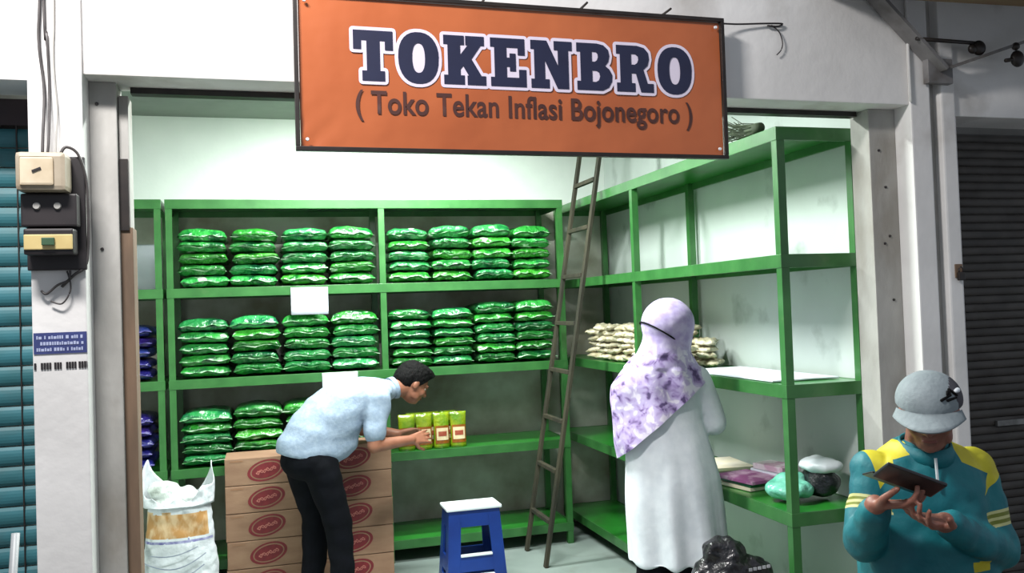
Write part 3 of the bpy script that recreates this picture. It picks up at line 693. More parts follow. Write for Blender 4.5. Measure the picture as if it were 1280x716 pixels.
wp_ = mesh_obj('white_print', bm, mat('grey_white_print', (190, 190, 194), (150, 150, 156), .5, 20), bk); wp_['kind'] = 'stuff'

# ---------------------------------------------------------------- meter, cables, stickers
M_metbox = mat('meter_case', (168, 156, 138), (146, 134, 114), .45, 9, dirt=((120, 100, 80), 8, .58, .74))
M_metdark = mat('meter_board', (40, 34, 36), (30, 26, 28), .5, 9)
M_cream2 = mat('breaker_cover', (206, 186, 128), (190, 168, 112), .45, 9)
mt = tag(empty('electric_meter', (-.585, 2.88, 1.76)), 'old electric meter with cream case mounted on the left pillar', 'meter')
box('meter_board', (-.075, -.018, .0), (.085, 0, .34), M_metdark, mt, .004)
bm = bmesh.new(); add_box(bm, (-.082, -.11, .225), (.052, -.018, .338), .014); mesh_obj('meter_case', bm, M_metbox, mt)
bm = bmesh.new(); add_box(bm, (-.068, -.116, .240), (.020, -.109, .322), .006); mesh_obj('meter_window', bm, mat('meter_glass', (206, 192, 168), (186, 170, 144), .2, 12), mt)
bar('meter_dial', (-.035, -.118, .279), (-.012, -.118, .289), .006, .003, M_metdark, mt, ref=Vector((0, 1, 0)))
bm = bmesh.new(); add_box(bm, (-.078, -.07, .125), (.072, -.018, .222), .006); mesh_obj('terminal_cover', bm, M_metdark, mt)
for q in (-.035, .02):
    bm = bmesh.new(); bmesh.ops.create_cone(bm, cap_ends=True, segments=14, radius1=.011, radius2=.009, depth=.008, matrix=Matrix.Translation((q, -.073, .185)) @ Matrix.Rotation(R(90), 4, 'X')); mesh_obj('terminal_screw', bm, M_jamb, mt)
bm = bmesh.new(); add_box(bm, (-.068, -.088, .042), (.064, -.018, .118), .006); mesh_obj('breaker_box', bm, M_metdark, mt)
bm = bmesh.new(); add_box(bm, (-.066, -.094, .056), (.062, -.087, .100), .003); mesh_obj('breaker_face', bm, M_cream2, mt)
box('breaker_switch', (-.018, -.104, .068), (.016, -.094, .090), mat('green_switch', (62, 92, 66), (50, 80, 56), .5), mt, .002)
def cable(lab, pts, r=.004, nm='cable', m=None):
    o = tube(nm, smooth_path(pts), r, m or M_metdark, None, 8); return tag(o, lab, 'cable')
M_cab = mat('cable_sheath', (70, 66, 66), (54, 50, 50), .5, 20)
yv = 2.868
cable('dark twisted supply cable dropping down the left pillar to the meter', [(-.612, yv, 4.15), (-.615, yv, 3.0), (-.612, yv, 2.62), (-.618, yv, 2.45), (-.606, yv, 2.30), (-.606, 2.84, 2.16), (-.606, 2.83, 2.104)], .0045, m=M_cab)
cable('second supply cable looping left beside the twisted one above the meter', [(-.600, yv - .001, 4.15), (-.602, yv, 2.6), (-.596, yv, 2.47), (-.592, yv, 2.3), (-.590, 2.84, 2.16), (-.592, 2.83, 2.104)], .0038, m=M_cab)
cable('thin pale cable running down the left pillar right of the supply cables', [(-.572, yv + .004, 4.15), (-.574, yv + .004, 2.7), (-.580, yv + .004, 2.4), (-.572, yv + .002, 2.25), (-.572, 2.85, 2.16), (-.573, 2.84, 2.104)], .0025, m=M_jamb)
cable('grey cable arching from the meter top round its right side', [(-.56, 2.84, 2.104), (-.545, 2.845, 2.125), (-.515, 2.855, 2.105), (-.497, 2.868, 2.03), (-.494, 2.872, 1.93), (-.496, 2.872, 1.83), (-.505, 2.868, 1.77), (-.535, 2.866, 1.745), (-.57, 2.868, 1.71)], .0045, m=M_cab)
cable('short loose cable ends hanging below the meter', [(-.545, 2.862, 1.758), (-.55, 2.86, 1.73), (-.58, 2.86, 1.715), (-.61, 2.862, 1.69), (-.625, 2.866, 1.70)], .0035, m=M_cab)
cable('small frayed cable stub below the meter on the left pillar', [(-.555, 2.868, 1.757), (-.545, 2.862, 1.72), (-.548, 2.86, 1.69), (-.57, 2.864, 1.66), (-.60, 2.866, 1.668)], .0025, m=M_cab)
pl = tag(empty('address_sticker', (-.655, 2.878, 1.50)), 'blue sticker with small white lines of text on the left pillar', 'sticker')
box('sticker_base', (.004, -.001, .012), (.148, .001, .075), mat('sticker_blue', (56, 66, 120), (50, 58, 108), .5, 20), pl)
M_wt = mat('white_lettering', (176, 184, 214), (160, 168, 200), .6, 20)
bm = bmesh.new()
for row, z in enumerate((.056, .038, .020)):
    x = .012 + .01 * (row == 1)
    while x < .138:
        w2 = random.choice((.004, .006, .008)); add_box(bm, (x, -.0022, z), (x + w2, -.0012, z + random.choice((.008, .010, .010)))); x += w2 + random.choice((.002, .002, .007))
mesh_obj('sticker_text', bm, M_wt, pl)
pl2 = tag(empty('black_number_strip', (-.655, 2.878, 1.462)), 'row of dark printed blocks just below the blue sticker', 'marking')
bm = bmesh.new()
for (a, b_) in ((.004, .010), (.022, .050), (.058, .078), (.090, .118), (.124, .148)):
    x = a
    while x < b_: add_box(bm, (x, -.001, .004), (min(b_, x + .006), .0005, .024)); x += .0075
mesh_obj('printed_blocks', bm, M_metdark, pl2)
pr = tag(tube('leaning_pole', [(-.70, 2.62, 0), (-.690, 2.66, .6), (-.665, 2.70, 1.03)], .011, mat('pale_grey_pipe', (170, 174, 176), (150, 154, 156), .4, 10)), 'pale grey pipe leaning against the left pillar', 'pipe')
# wire hook right of the banner
cable('bent dark wire sticking out from the right banner corner', [(1.66, 2.862, 2.628), (1.75, 2.88, 2.636), (1.87, 2.888, 2.648), (1.945, 2.89, 2.652), (1.925, 2.888, 2.640), (1.88, 2.888, 2.640)], .0035, 'wire_hook')
cable('thin curled wire end hanging on the wall right of the banner', [(1.90, 2.892, 2.645), (1.93, 2.89, 2.62), (1.942, 2.888, 2.58), (1.935, 2.888, 2.55), (1.915, 2.888, 2.53)], .0022, 'wire_curl')
# padlock / hasp
hp = tag(empty('padlock', (2.705, 2.885, 1.66)), 'rusty hasp and padlock on the right pillar strip beside the dark door', 'padlock')
box('hasp_plate', (-.014, -.004, .0), (.022, 0, .055), M_rail, hp, .001)
bm = bmesh.new(); add_box(bm, (-.010, -.022, -.012), (.018, -.006, .022), .004); mesh_obj('lock_body', bm, M_black, hp)
tube('shackle', [(-.006, -.014, .02), (-.006, -.014, .036), (.004, -.014, .044), (.014, -.014, .036), (.014, -.014, .02)], .003, M_metdark, hp)
for nx_, nz2, lb in ((2.435, 2.19, 'dark nail hole high on the right jamb'), (2.46, 2.04, 'dark nail hole below the top one on the right jamb'), (2.47, 1.84, 'rusty plug mark in the middle of the right jamb, right one'), (2.445, 1.81, 'rusty plug mark in the middle of the right jamb, left one'), (2.475, 1.58, 'dark hole low on the right jamb'), (-.482, 2.29, 'dark screw plug at the top of the left jamb'), (-.476, 1.83, 'small screw in the left jamb beside the meter')):
    bm = bmesh.new(); bmesh.ops.create_cone(bm, cap_ends=True, segments=10, radius1=.006, radius2=.0045, depth=.006, matrix=Matrix.Translation((nx_, 2.983, nz2)) @ Matrix.Rotation(R(90), 4, 'X'))
    tag(mesh_obj('wall_plug', bm, M_metdark), lb, 'wall plug', 'wall plugs and nail holes')
# hole marks
M_hole = mat('rust_hole', (70, 56, 46), (50, 42, 36), .9, 30)
# roof strut, rod, conduit, beam at top right
M_steel = mat('grey_steel', (128, 126, 126), (104, 102, 102), .55, 10, dirt=((86, 80, 74), 8, .55, .7))
strut = tag(empty('roof_strut', (2.64, 2.88, 2.49)), 'grey steel bracket at the right pillar head, its left bar standing in for shadow', 'bracket')
bar('strut_and_shade_arm', (0, -.03, 0), (-.37, -.03, .34), .014, .075, M_steel, strut, ref=Vector((0, 1, 0)))  # left grey bar stands in for the diagonal shadow on the wall
bar('strut_and_shade_arm', (0, -.03, 0), (.62, -.10, .20), .012, .055, M_steel, strut, ref=Vector((0, 1, 0)))
box('strut_plate', (-.06, -.026, -.05), (.06, .004, .05), M_steel, strut, .003)
rod = tag(tube('anchor_rod', [(2.50, 2.82, 2.602), (2.66, 2.82, 2.60), (2.80, 2.82, 2.598)], .008, M_black), 'short dark rod above the grey bracket', 'rod')
bm = bmesh.new(); add_ell(bm, (2.80, 2.82, 2.58), (.03, .02, .03)); add_ell(bm, (2.77, 2.82, 2.575), (.02, .015, .02)); o = mesh_obj('rod_clamp', bm, M_black, None, True); 
tag(o, 'dark clamp at the right end of the rod', 'clamp')
bm = bmesh.new(); add_ell(bm, (2.96, 2.79, 2.535), (.03, .02, .034)); add_ell(bm, (2.955, 2.79, 2.585), (.016, .015, .016)); add_tube(bm, [(2.90, 2.79, 2.525), (2.96, 2.79, 2.535)], .008)
o = mesh_obj('cable_insulator', bm, M_black, None, True); tag(o, 'dark cable insulator on the right arm of the grey bracket', 'insulator')
o = tube('conduit', [(2.512, 2.884, 4.1), (2.512, 2.884, 3.0), (2.514, 2.882, 2.37)], .006, M_plaster); tag(o, 'thin pale conduit running up the wall above the right pillar', 'conduit')
M_awn = mat('awning_timber', (104, 76, 60), (120, 104, 72), .8, 8, stretch=(.3, 1, 1))
aw = tag(empty('awning', (1.9, 2.45, 2.68)), 'brown timber awning edge across the top right corner', 'awning')
bar('edge_beam', (0, 0, 0), (1.9, 0, .03), .10, .16, M_awn, aw, ref=Vector((0, 1, 0)))
box('shade_sheet', (.16, -.03, .125), (1.9, .45, .145), M_steel, aw, .002)  # out-of-view sheet, added to cast the shade band on the wall

# ================================================================ PEOPLE
ROT = -YAW
def person(name, loc, lab): pass
# ---- young man in light blue shirt ------------------------------------------------
TH = R(35)
MO = Vector((.320, 5.059, 0)); 
# local frame: x = direction he faces, y = away from camera side (his left), z up
MROT = math.atan2(math.cos(YAW) * math.sin(TH) - math.sin(YAW) * math.cos(TH), math.cos(YAW) * math.cos(TH) + math.sin(YAW) * math.sin(TH))
fingers_cfg = None
def add_hand(bm, wrist, dirv, palm_n, side, L=.18, curl=.5, r=.0085, spread=.012, thumb=True):
    """five separate fingers; dirv = towards fingertips, palm_n = out of the palm, side = +1/-1 thumb side along dirv x palm_n"""
    d = Vector(dirv).normalized(); nrm = Vector(palm_n); nrm = (nrm - d * nrm.dot(d)).normalized(); s_ = d.cross(nrm) * side
    w0 = Vector(wrist); pl_ = L * .5
    for k in range(4):
        q = (k - 1.5)
        add_caps(bm, w0 + s_ * q * -.010, .015, w0 + d * pl_ + s_ * q * -.019, .0115, 10)
    ln = [L * .40, L * .46, L * .43, L * .34]
    for k in range(4):
        q = (k - 1.5); p = w0 + d * pl_ + s_ * q * -.0205; a = 0; dd = (d + s_ * q * -.10).normalized()
        for j, fr in enumerate((.45, .32, .25)):
            a += curl * (.45, .75, .6)[j]
            v = dd * math.cos(a) + nrm * math.sin(a); e = p + v * ln[k] * fr
            add_caps(bm, p, r * (1.05 - .1 * j), e, r * (.95 - .1 * j), 10); p = e
    if thumb:
        p = w0 + d * .02 + s_ * .022; v = (d * .55 + s_ * .75 + nrm * .35).normalized(); e = p + v * L * .26; add_caps(bm, p, .014, e, .0105, 10)
        v2 = (d * .85 + s_ * .25 + nrm * .45).normalized(); e2 = e + v2 * L * .18; add_caps(bm, e, .0105, e2, .0092, 10); e3 = e2 + v2 * L * .12; add_caps(bm, e2, .0092, e3, .0085, 10)
def head_shapes(bm, c, rot, k=1.0):
    """c centre of skull, rot 3x3: x = face direction, y = his left, z = crown"""
    def T(p): return Vector(c) + rot @ (Vector(p) * k)
    def E(p, r): add_ell(bm, T(p), [q * k for q in r], rot)
    E((-.012, 0, .02), (.098, .077, .092)); E((.015, 0, -.02), (.078, .066, .085)); E((.035, 0, -.065), (.052, .046, .042))
    E((.066, 0, -.082), (.021, .021, .016))       # chin
    E((.075, 0, .028), (.022, .052, .012))        # brow
    add_caps(bm, T((.088, 0, .015)), .008 * k, T((.106, 0, -.018)), .0115 * k, 10)   # nose
    for s_ in (-1, 1):
        E((.094, s_ * .012, -.020), (.010, .008, .007)); E((.060, s_ * .040, -.018), (.024, .020, .022))   # nostril, cheek
        E((-.005, s_ * .078, -.005), (.018, .009, .029)); E((.03, s_ * .05, -.055), (.032, .014, .025))        # ear, jaw
    E((.084, 0, -.044), (.013, .024, .006)); E((.082, 0, -.055), (.013, .021, .007))     # lips
def face_parts(c, rot, parent, k=1.0, closed=True):
    def T(p): return Vector(c) + rot @ (Vector(p) * k)
    for s_ in (-1, 1):
        bm = bmesh.new(); add_ell(bm, T((.069, s_ * .031, .006)), (.011 * k, .014 * k, .009 * k), rot, 14); e = mesh_obj('eye', bm, mat('eye_white', (190, 180, 172), (180, 170, 162), .3), parent, True)
        bm = bmesh.new(); add_ell(bm, T((.0765, s_ * .031, .004)), (.004 * k, .0065 * k, .0065 * k), rot, 12); mesh_obj('iris', bm, M_hair, e, True)
        bm = bmesh.new(); add_caps(bm, T((.088, s_ * .014, .026)), .0035, T((.083, s_ * .048, .028)), .0025, 8); mesh_obj('eyebrow', bm, M_hair, parent, True)
    bm = bmesh.new(); add_ell(bm, T((.0885, 0, -.0495)), (.009 * k, .022 * k, .0075 * k), rot, 16); mesh_obj('lips', bm, mat('lip_skin', (134, 76, 66), (120, 66, 58), .45), parent, True)

bm = bmesh.new()
NECK = Vector((.44, 0, 1.14)); HC = Vector((.575, .0, 1.165))
fd = Vector((.80, -.10, -.60)).normalized(); cr_ = Vector((.60, -.05, .80)); ly = cr_.cross(fd).normalized(); cz = fd.cross(ly).normalized()
HR = Matrix((fd, ly, cz)).transposed()
head_shapes(bm, HC, HR, 1.02)
add_caps(bm, (.36, 0, 1.14), .060, (.52, 0, 1.15), .056)
hip = Vector((-.10, 0, .80))
rings = []
for (cx, cz_, tx, w2) in ((-.12, .84, .10, .13), (-.03, .93, .10, .13), (.09, 1.04, .115, .145), (.22, 1.11, .11, .165), (.32, 1.135, .09, .12)):
    rings.append(((cx, 0, cz_), (-.55 * tx, 0, .83 * tx), (0, w2, 0)))
add_rings(bm, rings, 20)
add_ell(bm, (-.09, 0, .79), (.11, .14, .09))
legs = []
for s_ in (-1, 1):
    hj = Vector((-.06 if s_ < 0 else -.10, s_ * .085, .76)); kn = Vector((.03 if s_ < 0 else -.02, s_ * .10, .44)); an = Vector((.05 if s_ < 0 else -.05, s_ * .10, .085))
    legs.append((hj, kn, an))
    add_caps(bm, hj, .085, kn, .056); add_caps(bm, kn, .055, an, .036); add_caps(bm, an + Vector((-.02, 0, -.04)), .035, an + Vector((.14, 0, -.052)), .024)
arms = []
for s_ in (-1, 1):
    sh = Vector((.26, s_ * .175, 1.12)); el = Vector((.215, s_ * .20, .855)) if s_ < 0 else Vector((.33, .20, .90)); wr = Vector((.455, -.19, .862)) if s_ < 0 else Vector((.52, .10, .86))
    arms.append((sh, el, wr)); add_caps(bm, sh, .052, el, .042); add_caps(bm, el, .041, wr, .027)
# near hand reaches to the pouches, far hand beside it
add_hand(bm, arms[0][2], (.96, .10, .06), (0, .9, -.4), -1, .165, .35)
add_hand(bm, arms[1][2], (.98, -.05, .05), (0, -.6, -.8), 1, .165, .4)
man = fuse('person', bm, .0055, M_skin, None, 3); man.location = MO; man.rotation_euler = (0, 0, MROT)
tag(man, 'young man in a light blue shirt and dark trousers bending to arrange pouches', 'person')
face_parts(HC, HR, man, 1.02)
# hair
bm = bmesh.new()
def TH_(p): return HC + HR @ Vector(p)
add_ell(bm, TH_((-.018, 0, .042)), (.108, .090, .094), HR); add_ell(bm, TH_((-.055, 0, .01)), (.075, .084, .085), HR); add_ell(bm, TH_((.050, 0, .092)), (.058, .064, .036), HR); add_ell(bm, TH_((.02, 0, .105)), (.07, .068, .032), HR)
fn = Vector((1, 0, -.9)).normalized()
fuse('hair', bm, .006, M_hair, man, 2, lambda c: .003 * noise.noise(c * 45) + .003 * noise.noise(c * 110), cut=[(TH_((.045, 0, .040)), HR @ Vector((1, 0, -.62)).normalized())])
# shirt
M_shirt = mat('light_blue_shirt', (150, 164, 184), (136, 152, 174), .8, 40, bump=.15, bscale=60)
bm = bmesh.new(); rings = []
prof = [((-.272, .850), (.060, .745), .155), ((-.255, .92), (.130, .775), .165), ((-.205, 1.005), (.185, .83), .172), ((-.110, 1.108), (.205, .91), .180), ((.01, 1.185), (.225, .985), .188), ((.133, 1.226), (.27, 1.03), .20), ((.25, 1.232), (.33, 1.06), .205), ((.34, 1.222), (.375, 1.07), .165), ((.40, 1.205), (.415, 1.085), .09), ((.435, 1.20), (.445, 1.10), .070)]
for (bk_, be, wv) in prof:
    c = Vector(((bk_[0] + be[0]) / 2, 0, (bk_[1] + be[1]) / 2)); a = Vector(((bk_[0] - be[0]) / 2, 0, (bk_[1] - be[1]) / 2)); rings.append((c, a, (0, wv, 0)))
add_rings(bm, rings, 28)
for (sh, el, wr) in arms:
    e2 = sh.lerp(el, .74); add_caps(bm, sh + Vector((0, 0, -.005)), .074, e2, .066)
shirt_cut = [(arms[0][0].lerp(arms[0][1], .80), (arms[0][1] - arms[0][0]).normalized())]
def sfold(c): return .006 * math.sin(c.x * 40 + c.z * 26 + 3 * noise.noise(c * 6)) * max(0, noise.noise(c * 5 + Vector((3, 1, 0)))) + .009 * noise.noise(Vector((c.x * 9, c.y * 6, c.z * 14))) + .010 * noise.noise(Vector((c.x * 5 + c.z * 4, c.y * 4, c.z * 4 + 3))) 
so = fuse('shirt', bm, .009, M_shirt, man, 3, sfold)
bm = bmesh.new(); add_rings(bm, [((.425, 0, 1.150), (-.012, 0, .062), (0, .070, 0)), ((.455, 0, 1.152), (-.014, 0, .066), (0, .072, 0))], 24, cap=False)
cl = mesh_obj('collar', bm, M_shirt, man, True); md = cl.modifiers.new('s', 'SOLIDIFY'); md.thickness = .005
bm = bmesh.new()
add_ell(bm, (-.095, 0, .80), (.160, .170, .12))
for (hj, kn, an) in legs: add_caps(bm, hj, .102, kn, .078); add_caps(bm, kn, .077, an + Vector((0, 0, .01)), .066)
fuse('trousers', bm, .010, M_dark, man, 4, lambda c: .008 * noise.noise(Vector((c.x * 8, c.y * 8, c.z * 14))))
for (hj, kn, an) in legs:
    bm = bmesh.new(); add_caps(bm, an + Vector((-.03, 0, -.046)), .036, an + Vector((.15, 0, -.056)), .027); add_caps(bm, an + Vector((-.02, 0, -.02)), .04, an + Vector((.05, 0, -.05)), .036)
    fuse('shoe', bm, .008, M_hair, man, 2)

# ---- woman with lilac headscarf ---------------------------------------------------
WO = Vector((1.818, 3.743, 0))
bm = bmesh.new()
whc = Vector((.02, .01, 1.492)); f2 = Vector((.55, .80, -.22)).normalized(); l2 = Vector((0, 0, 1)).cross(f2).normalized(); WR = Matrix((f2, l2, f2.cross(l2))).transposed()
head_shapes(bm, whc, WR, 1.0)
add_caps(bm, (0, 0, 1.28), .058, (.015, 0, 1.42), .054)
add_rings(bm, [((-.02, 0, z), (rx, 0, 0), (0, ry, 0)) for z, rx, ry in ((.80, .15, .12), (.90, .165, .135), (1.03, .13, .10), (1.16, .145, .115), (1.27, .155, .09), (1.33, .07, .06))], 20)
wlegs = []
for s_ in (-1, 1):
    hj = Vector((s_ * .085 - .02, 0, .82)); kn = Vector((s_ * .085 - .01, -.01, .45)); an = Vector((s_ * .09 - .01, .0, .075)); wlegs.append((hj, kn, an))
    add_caps(bm, hj, .085, kn, .055); add_caps(bm, kn, .052, an, .036); add_caps(bm, an + Vector((0, -.02, -.035)), .033, an + Vector((.06, .12, -.045)), .024)
wa = [(Vector((.135, .01, 1.235)), Vector((.215, .03, 1.03)), Vector((.20, .24, 1.06))), (Vector((-.165, .02, 1.235)), Vector((-.18, .08, 1.02)), Vector((-.02, .25, 1.06)))]
for sh, el, wr in wa: add_caps(bm, sh, .05, el, .040); add_caps(bm, el, .038, wr, .025)
add_hand(bm, wa[0][2], (.35, .9, .0), (0, 0, -1), 1, .16, .4); add_hand(bm, wa[1][2], (.5, .8, 0), (0, 0, -1), -1, .16, .4)
wom = fuse('person', bm, .006, M_skin, None, 3); wom.location = WO; wom.rotation_euler = (0, 0, ROT)
tag(wom, 'woman in a lilac floral headscarf and long white tunic facing the right shelves', 'person')
face_parts(whc, WR, wom)
M_robe = mat('white_tunic_cotton', (222, 226, 232), (212, 217, 224), .85, 20, bump=.1, bscale=30)
bm = bmesh.new()
add_rings(bm, [((u, 0, z), (rx, 0, 0), (0, ry, 0)) for z, u, rx, ry in ((.395, .022, .234, .150), (.45, .020, .236, .150), (.60, .012, .230, .150), (.78, .004, .221, .15), (.92, -.01, .205, .145), (1.05, -.025, .183, .13), (1.15, -.03, .180, .13), (1.24, -.03, .175, .11), (1.30, -.01, .11, .085))], 32)
for sh, el, wr in wa: add_caps(bm, sh, .068, el + Vector((.0, 0, 0)), .064); add_caps(bm, el, .062, wr, .042)
def rfold(c):
    a = math.atan2(c.y, c.x); k = max(0, min(1, (1.1 - c.z) / .7))
    return .012 * k * math.sin(a * 7 + c.z * 2) + .010 * noise.noise(Vector((c.x * 7, c.y * 7, c.z * 3.5)))
fuse('tunic', bm, .010, M_robe, wom, 3, rfold)
bm = bmesh.new()
for (hj, kn, an) in wlegs: add_caps(bm, hj, .092, kn, .085); add_caps(bm, kn, .085, an + Vector((0, 0, .03)), .085)
fuse('trousers', bm, .012, M_dark, wom, 3, folds(.008, 9))
for (hj, kn, an) in wlegs:
    bm = bmesh.new(); add_caps(bm, an + Vector((0, -.03, -.04)), .034, an + Vector((.06, .13, -.05)), .025); fuse('shoe', bm, .008, M_hair, wom, 2)
# scarf material: lilac, white and dark purple blotches
m = bpy.data.materials.new('lilac_floral_cloth'); m.use_nodes = True; nt = m.node_tree; N = nt.nodes; Lk = nt.links; B = N['Principled BSDF']; B.inputs['Roughness'].default_value = .8
tc = N.new('ShaderNodeTexCoord'); n1 = N.new('ShaderNodeTexNoise'); n1.inputs['Scale'].default_value = 22; n1.inputs['Detail'].default_value = 2; n1.inputs['Distortion'].default_value = .5; Lk.new(tc.outputs['Object'], n1.inputs['Vector'])
cr = N.new('ShaderNodeValToRGB'); E_ = cr.color_ramp.elements; E_[0].position = .33; E_[0].color = (*lin((84, 66, 110)), 1); E_[1].position = .40; E_[1].color = (*lin((148, 124, 176)), 1)
for ps, cc in ((.47, (178, 160, 204)), (.56, (186, 170, 208)), (.63, (222, 212, 230))):
    e = E_.new(ps); e.color = (*lin(cc), 1)
Lk.new(n1.outputs['Fac'], cr.inputs[0])
sp_ = N.new('ShaderNodeSeparateXYZ'); Lk.new(tc.outputs['Object'], sp_.inputs[0]); mr = N.new('ShaderNodeMapRange'); mr.inputs[1].default_value = 1.36; mr.inputs[2].default_value = 1.42; Lk.new(sp_.outputs['Z'], mr.inputs[0])
mx = N.new('ShaderNodeMix'); mx.data_type = 'RGBA'; Lk.new(mr.outputs[0], mx.inputs[0]); Lk.new(cr.outputs[0], mx.inputs[6])
n2 = N.new('ShaderNodeTexNoise'); n2.inputs['Scale'].default_value = 26; Lk.new(tc.outputs['Object'], n2.inputs['Vector']); c2_ = N.new('ShaderNodeValToRGB'); c2_.color_ramp.elements[0].position = .35; c2_.color_ramp.elements[1].position = .65
c2_.color_ramp.elements[0].color = (*lin((164, 146, 194)), 1); c2_.color_ramp.elements[1].color = (*lin((190, 176, 210)), 1); Lk.new(n2.outputs['Fac'], c2_.inputs[0]); Lk.new(c2_.outputs[0], mx.inputs[7]); Lk.new(mx.outputs[2], B.inputs['Base Color'])
M_scarf = m
bm = bmesh.new()
add_ell(bm, (.014, .0, 1.500), (.127, .128, .124))
add_caps(bm, (.015, 0, 1.46), .115, (-.01, 0, 1.33), .115, 24)
add_rings(bm, [((u, v, z), (rx, 0, 0), (0, ry, 0)) for z, u, v, rx, ry in ((.84, -.085, -.045, .165, .12), (.95, -.07, -.035, .195, .135), (1.05, -.055, -.02, .215, .145), (1.15, -.045, 0, .232, .15), (1.22, -.035, 0, .228, .145), (1.29, -.025, 0, .188, .13), (1.36, -.012, 0, .13, .12), (1.42, .0, 0, .11, .11))], 32)
pc = Vector((-.03, 0, 1.062)); pn_ = Vector((.80, -.10, -1)).normalized()
fuse('headscarf', bm, .009, M_scarf, wom, 3, lambda c: (.014 * noise.noise(Vector((c.x * 10 + c.z * 3, c.y * 10, c.z * 5))) if c.z < 1.36 else .003 * noise.noise(c * 12)) + (.006 * math.sin(c.x * 45 + c.z * 10) if c.z < 1.3 else 0), cut=[(pc, pn_)])
# mask strap round the head
bm = bmesh.new(); cen = Vector((.014, 0, 1.500)); rad = Vector((.129, .130, .126)); nn = Vector((.66, .10, 1)).normalized()
ns = Vector((nn.x * rad.x, nn.y * rad.y, nn.z * rad.z)); dpl = -.060; L_ = ns.length; ns.normalize(); t0 = dpl / L_
ax, ay = frame_of(ns); pts = []
for i in range(41):
    a = 2 * math.pi * i / 40; q = ns * t0 + (ax * math.cos(a) + ay * math.sin(a)) * math.sqrt(1 - t0 * t0); pts.append(cen + Vector((q.x * rad.x, q.y * rad.y, q.z * rad.z)))
add_tube(bm, pts, .0042, 6); mesh_obj('mask_strap', bm, M_hair, wom, True)

# ---- seated man in teal jacket ----------------------------------------------------
SO = Vector((1.812, 2.080, 0))
stl = tag(empty('wooden_seat', SO, ROT), 'plain wooden stool under the seated man', 'stool')
box('seat_board', (-.19, -.10, .548), (.21, .22, .583), M_wood, stl, .006)
for a, b_ in ((-1, -1), (-1, 1), (1, -1), (1, 1)): bar('leg', (.01 + a * .17, .06 + b_ * .13, -.02), (.01 + a * .15, .06 + b_ * .11, .55), .04, .04, M_wood, stl)
bm = bmesh.new()
shc = Vector((-.004, -.035, 1.262)); f3 = Vector((-.42, -.84, -.30)).normalized(); c3 = Vector((-.12, -.28, .93)); l3 = c3.cross(f3).normalized(); SR = Matrix((f3, l3, f3.cross(l3))).transposed()
KS = .92
head_shapes(bm, shc, SR, KS)
add_caps(bm, (.01, .04, 1.12), .058, (.0, -.01, 1.22), .054)
add_rings(bm, [((.005, .05, z), (rx, 0, 0), (0, ry, 0)) for z, rx, ry in ((.63, .16, .11), (.72, .165, .12), (.85, .15, .105), (1.0, .155, .11), (1.09, .15, .09), (1.15, .07, .06))], 20)
slegs = [(Vector((-.085, .02, .685)), Vector((-.19, -.34, .835)), Vector((-.17, -.38, .40))), (Vector((.095, .02, .685)), Vector((.13, -.38, .70)), Vector((.13, -.36, .27)))]
for hj, kn, an in slegs: add_caps(bm, hj, .082, kn, .058); add_caps(bm, kn, .054, an, .036); add_caps(bm, an + Vector((0, .03, -.04)), .034, an + Vector((0, -.13, -.055)), .024)
RW = Vector((-.222, -.17, 1.045)); LW = Vector((-.055, -.20, 1.0))
sa = [(Vector((-.138, .045, 1.095)), Vector((-.196, -.02, .905)), RW), (Vector((.155, .05, 1.085)), Vector((.190, .0, .865)), LW)]
for sh, el, wr in sa: add_caps(bm, sh, .052, el, .043); add_caps(bm, el, .040, wr, .027)
add_hand(bm, RW, (.62, -.55, .12), (.35, -.1, .95), 1, .165, .75, .0088)
add_hand(bm, LW, (-.80, -.42, .18), (.1, -.25, .95), -1, .165, .75, .0088)
sit = fuse('person', bm, .0048, mat('seated_skin', (146, 96, 80), (128, 80, 66), .5, 18, bump=.03, bscale=120), None, 3); sit.location = SO; sit.rotation_euler = (0, 0, ROT)
tag(sit, 'seated man in a grey cap and teal sports jacket looking down at a phone', 'person')
face_parts(shc, SR, sit, KS)
def TS(p): return shc + SR @ (Vector(p) * KS)
bm = bmesh.new(); add_ell(bm, TS((-.03, 0, -.005)), (.085 * KS, .083 * KS, .07 * KS), SR)
fuse('hair', bm, .006, M_hair, sit, 2, folds(.004, 60), cut=[(TS((.02, 0, 0)), SR @ Vector((1, 0, -.1)).normalized()), (TS((0, 0, -.05)), SR @ Vector((0, 0, -1)))])
# jacket
M_jteal = mat('teal_jacket_knit', (8, 112, 120), (6, 94, 106), .6, 9, bump=.12, bscale=40)
M_jyel = mat('yellow_jacket_panel', (206, 196, 40), (190, 178, 34), .6, 14)
M_jcream = mat('cream_stripe', (206, 204, 140), (190, 190, 130), .6, 14)
M_jolive = mat('olive_stripe', (120, 128, 40), (110, 118, 36), .6, 14)
bm = bmesh.new()
add_rings(bm, [((u, .045, z), (rx, 0, 0), (0, ry, 0)) for z, u, rx, ry in ((.69, .01, .195, .150), (.78, .01, .20, .155), (.87, .01, .195, .15), (.96, .008, .185, .142), (1.05, .006, .182, .132), (1.11, .006, .168, .112), (1.15, .005, .120, .088), (1.18, .002, .078, .072))], 32)
for sh, el, wr in sa:
    add_caps(bm, sh, .064, el, .058); add_caps(bm, el, .057, wr - (wr - el).normalized() * .035, .042)
YOKES = [[(-.062, 1.215), (-.145, 1.205), (-.165, 1.16), (-.150, 1.055), (-.118, 1.095), (-.108, 1.135), (-.062, 1.148)],
         [(.060, 1.20), (.15, 1.185), (.215, 1.115), (.222, 1.08), (.135, 1.03), (.165, 1.085), (.078, 1.125)]]
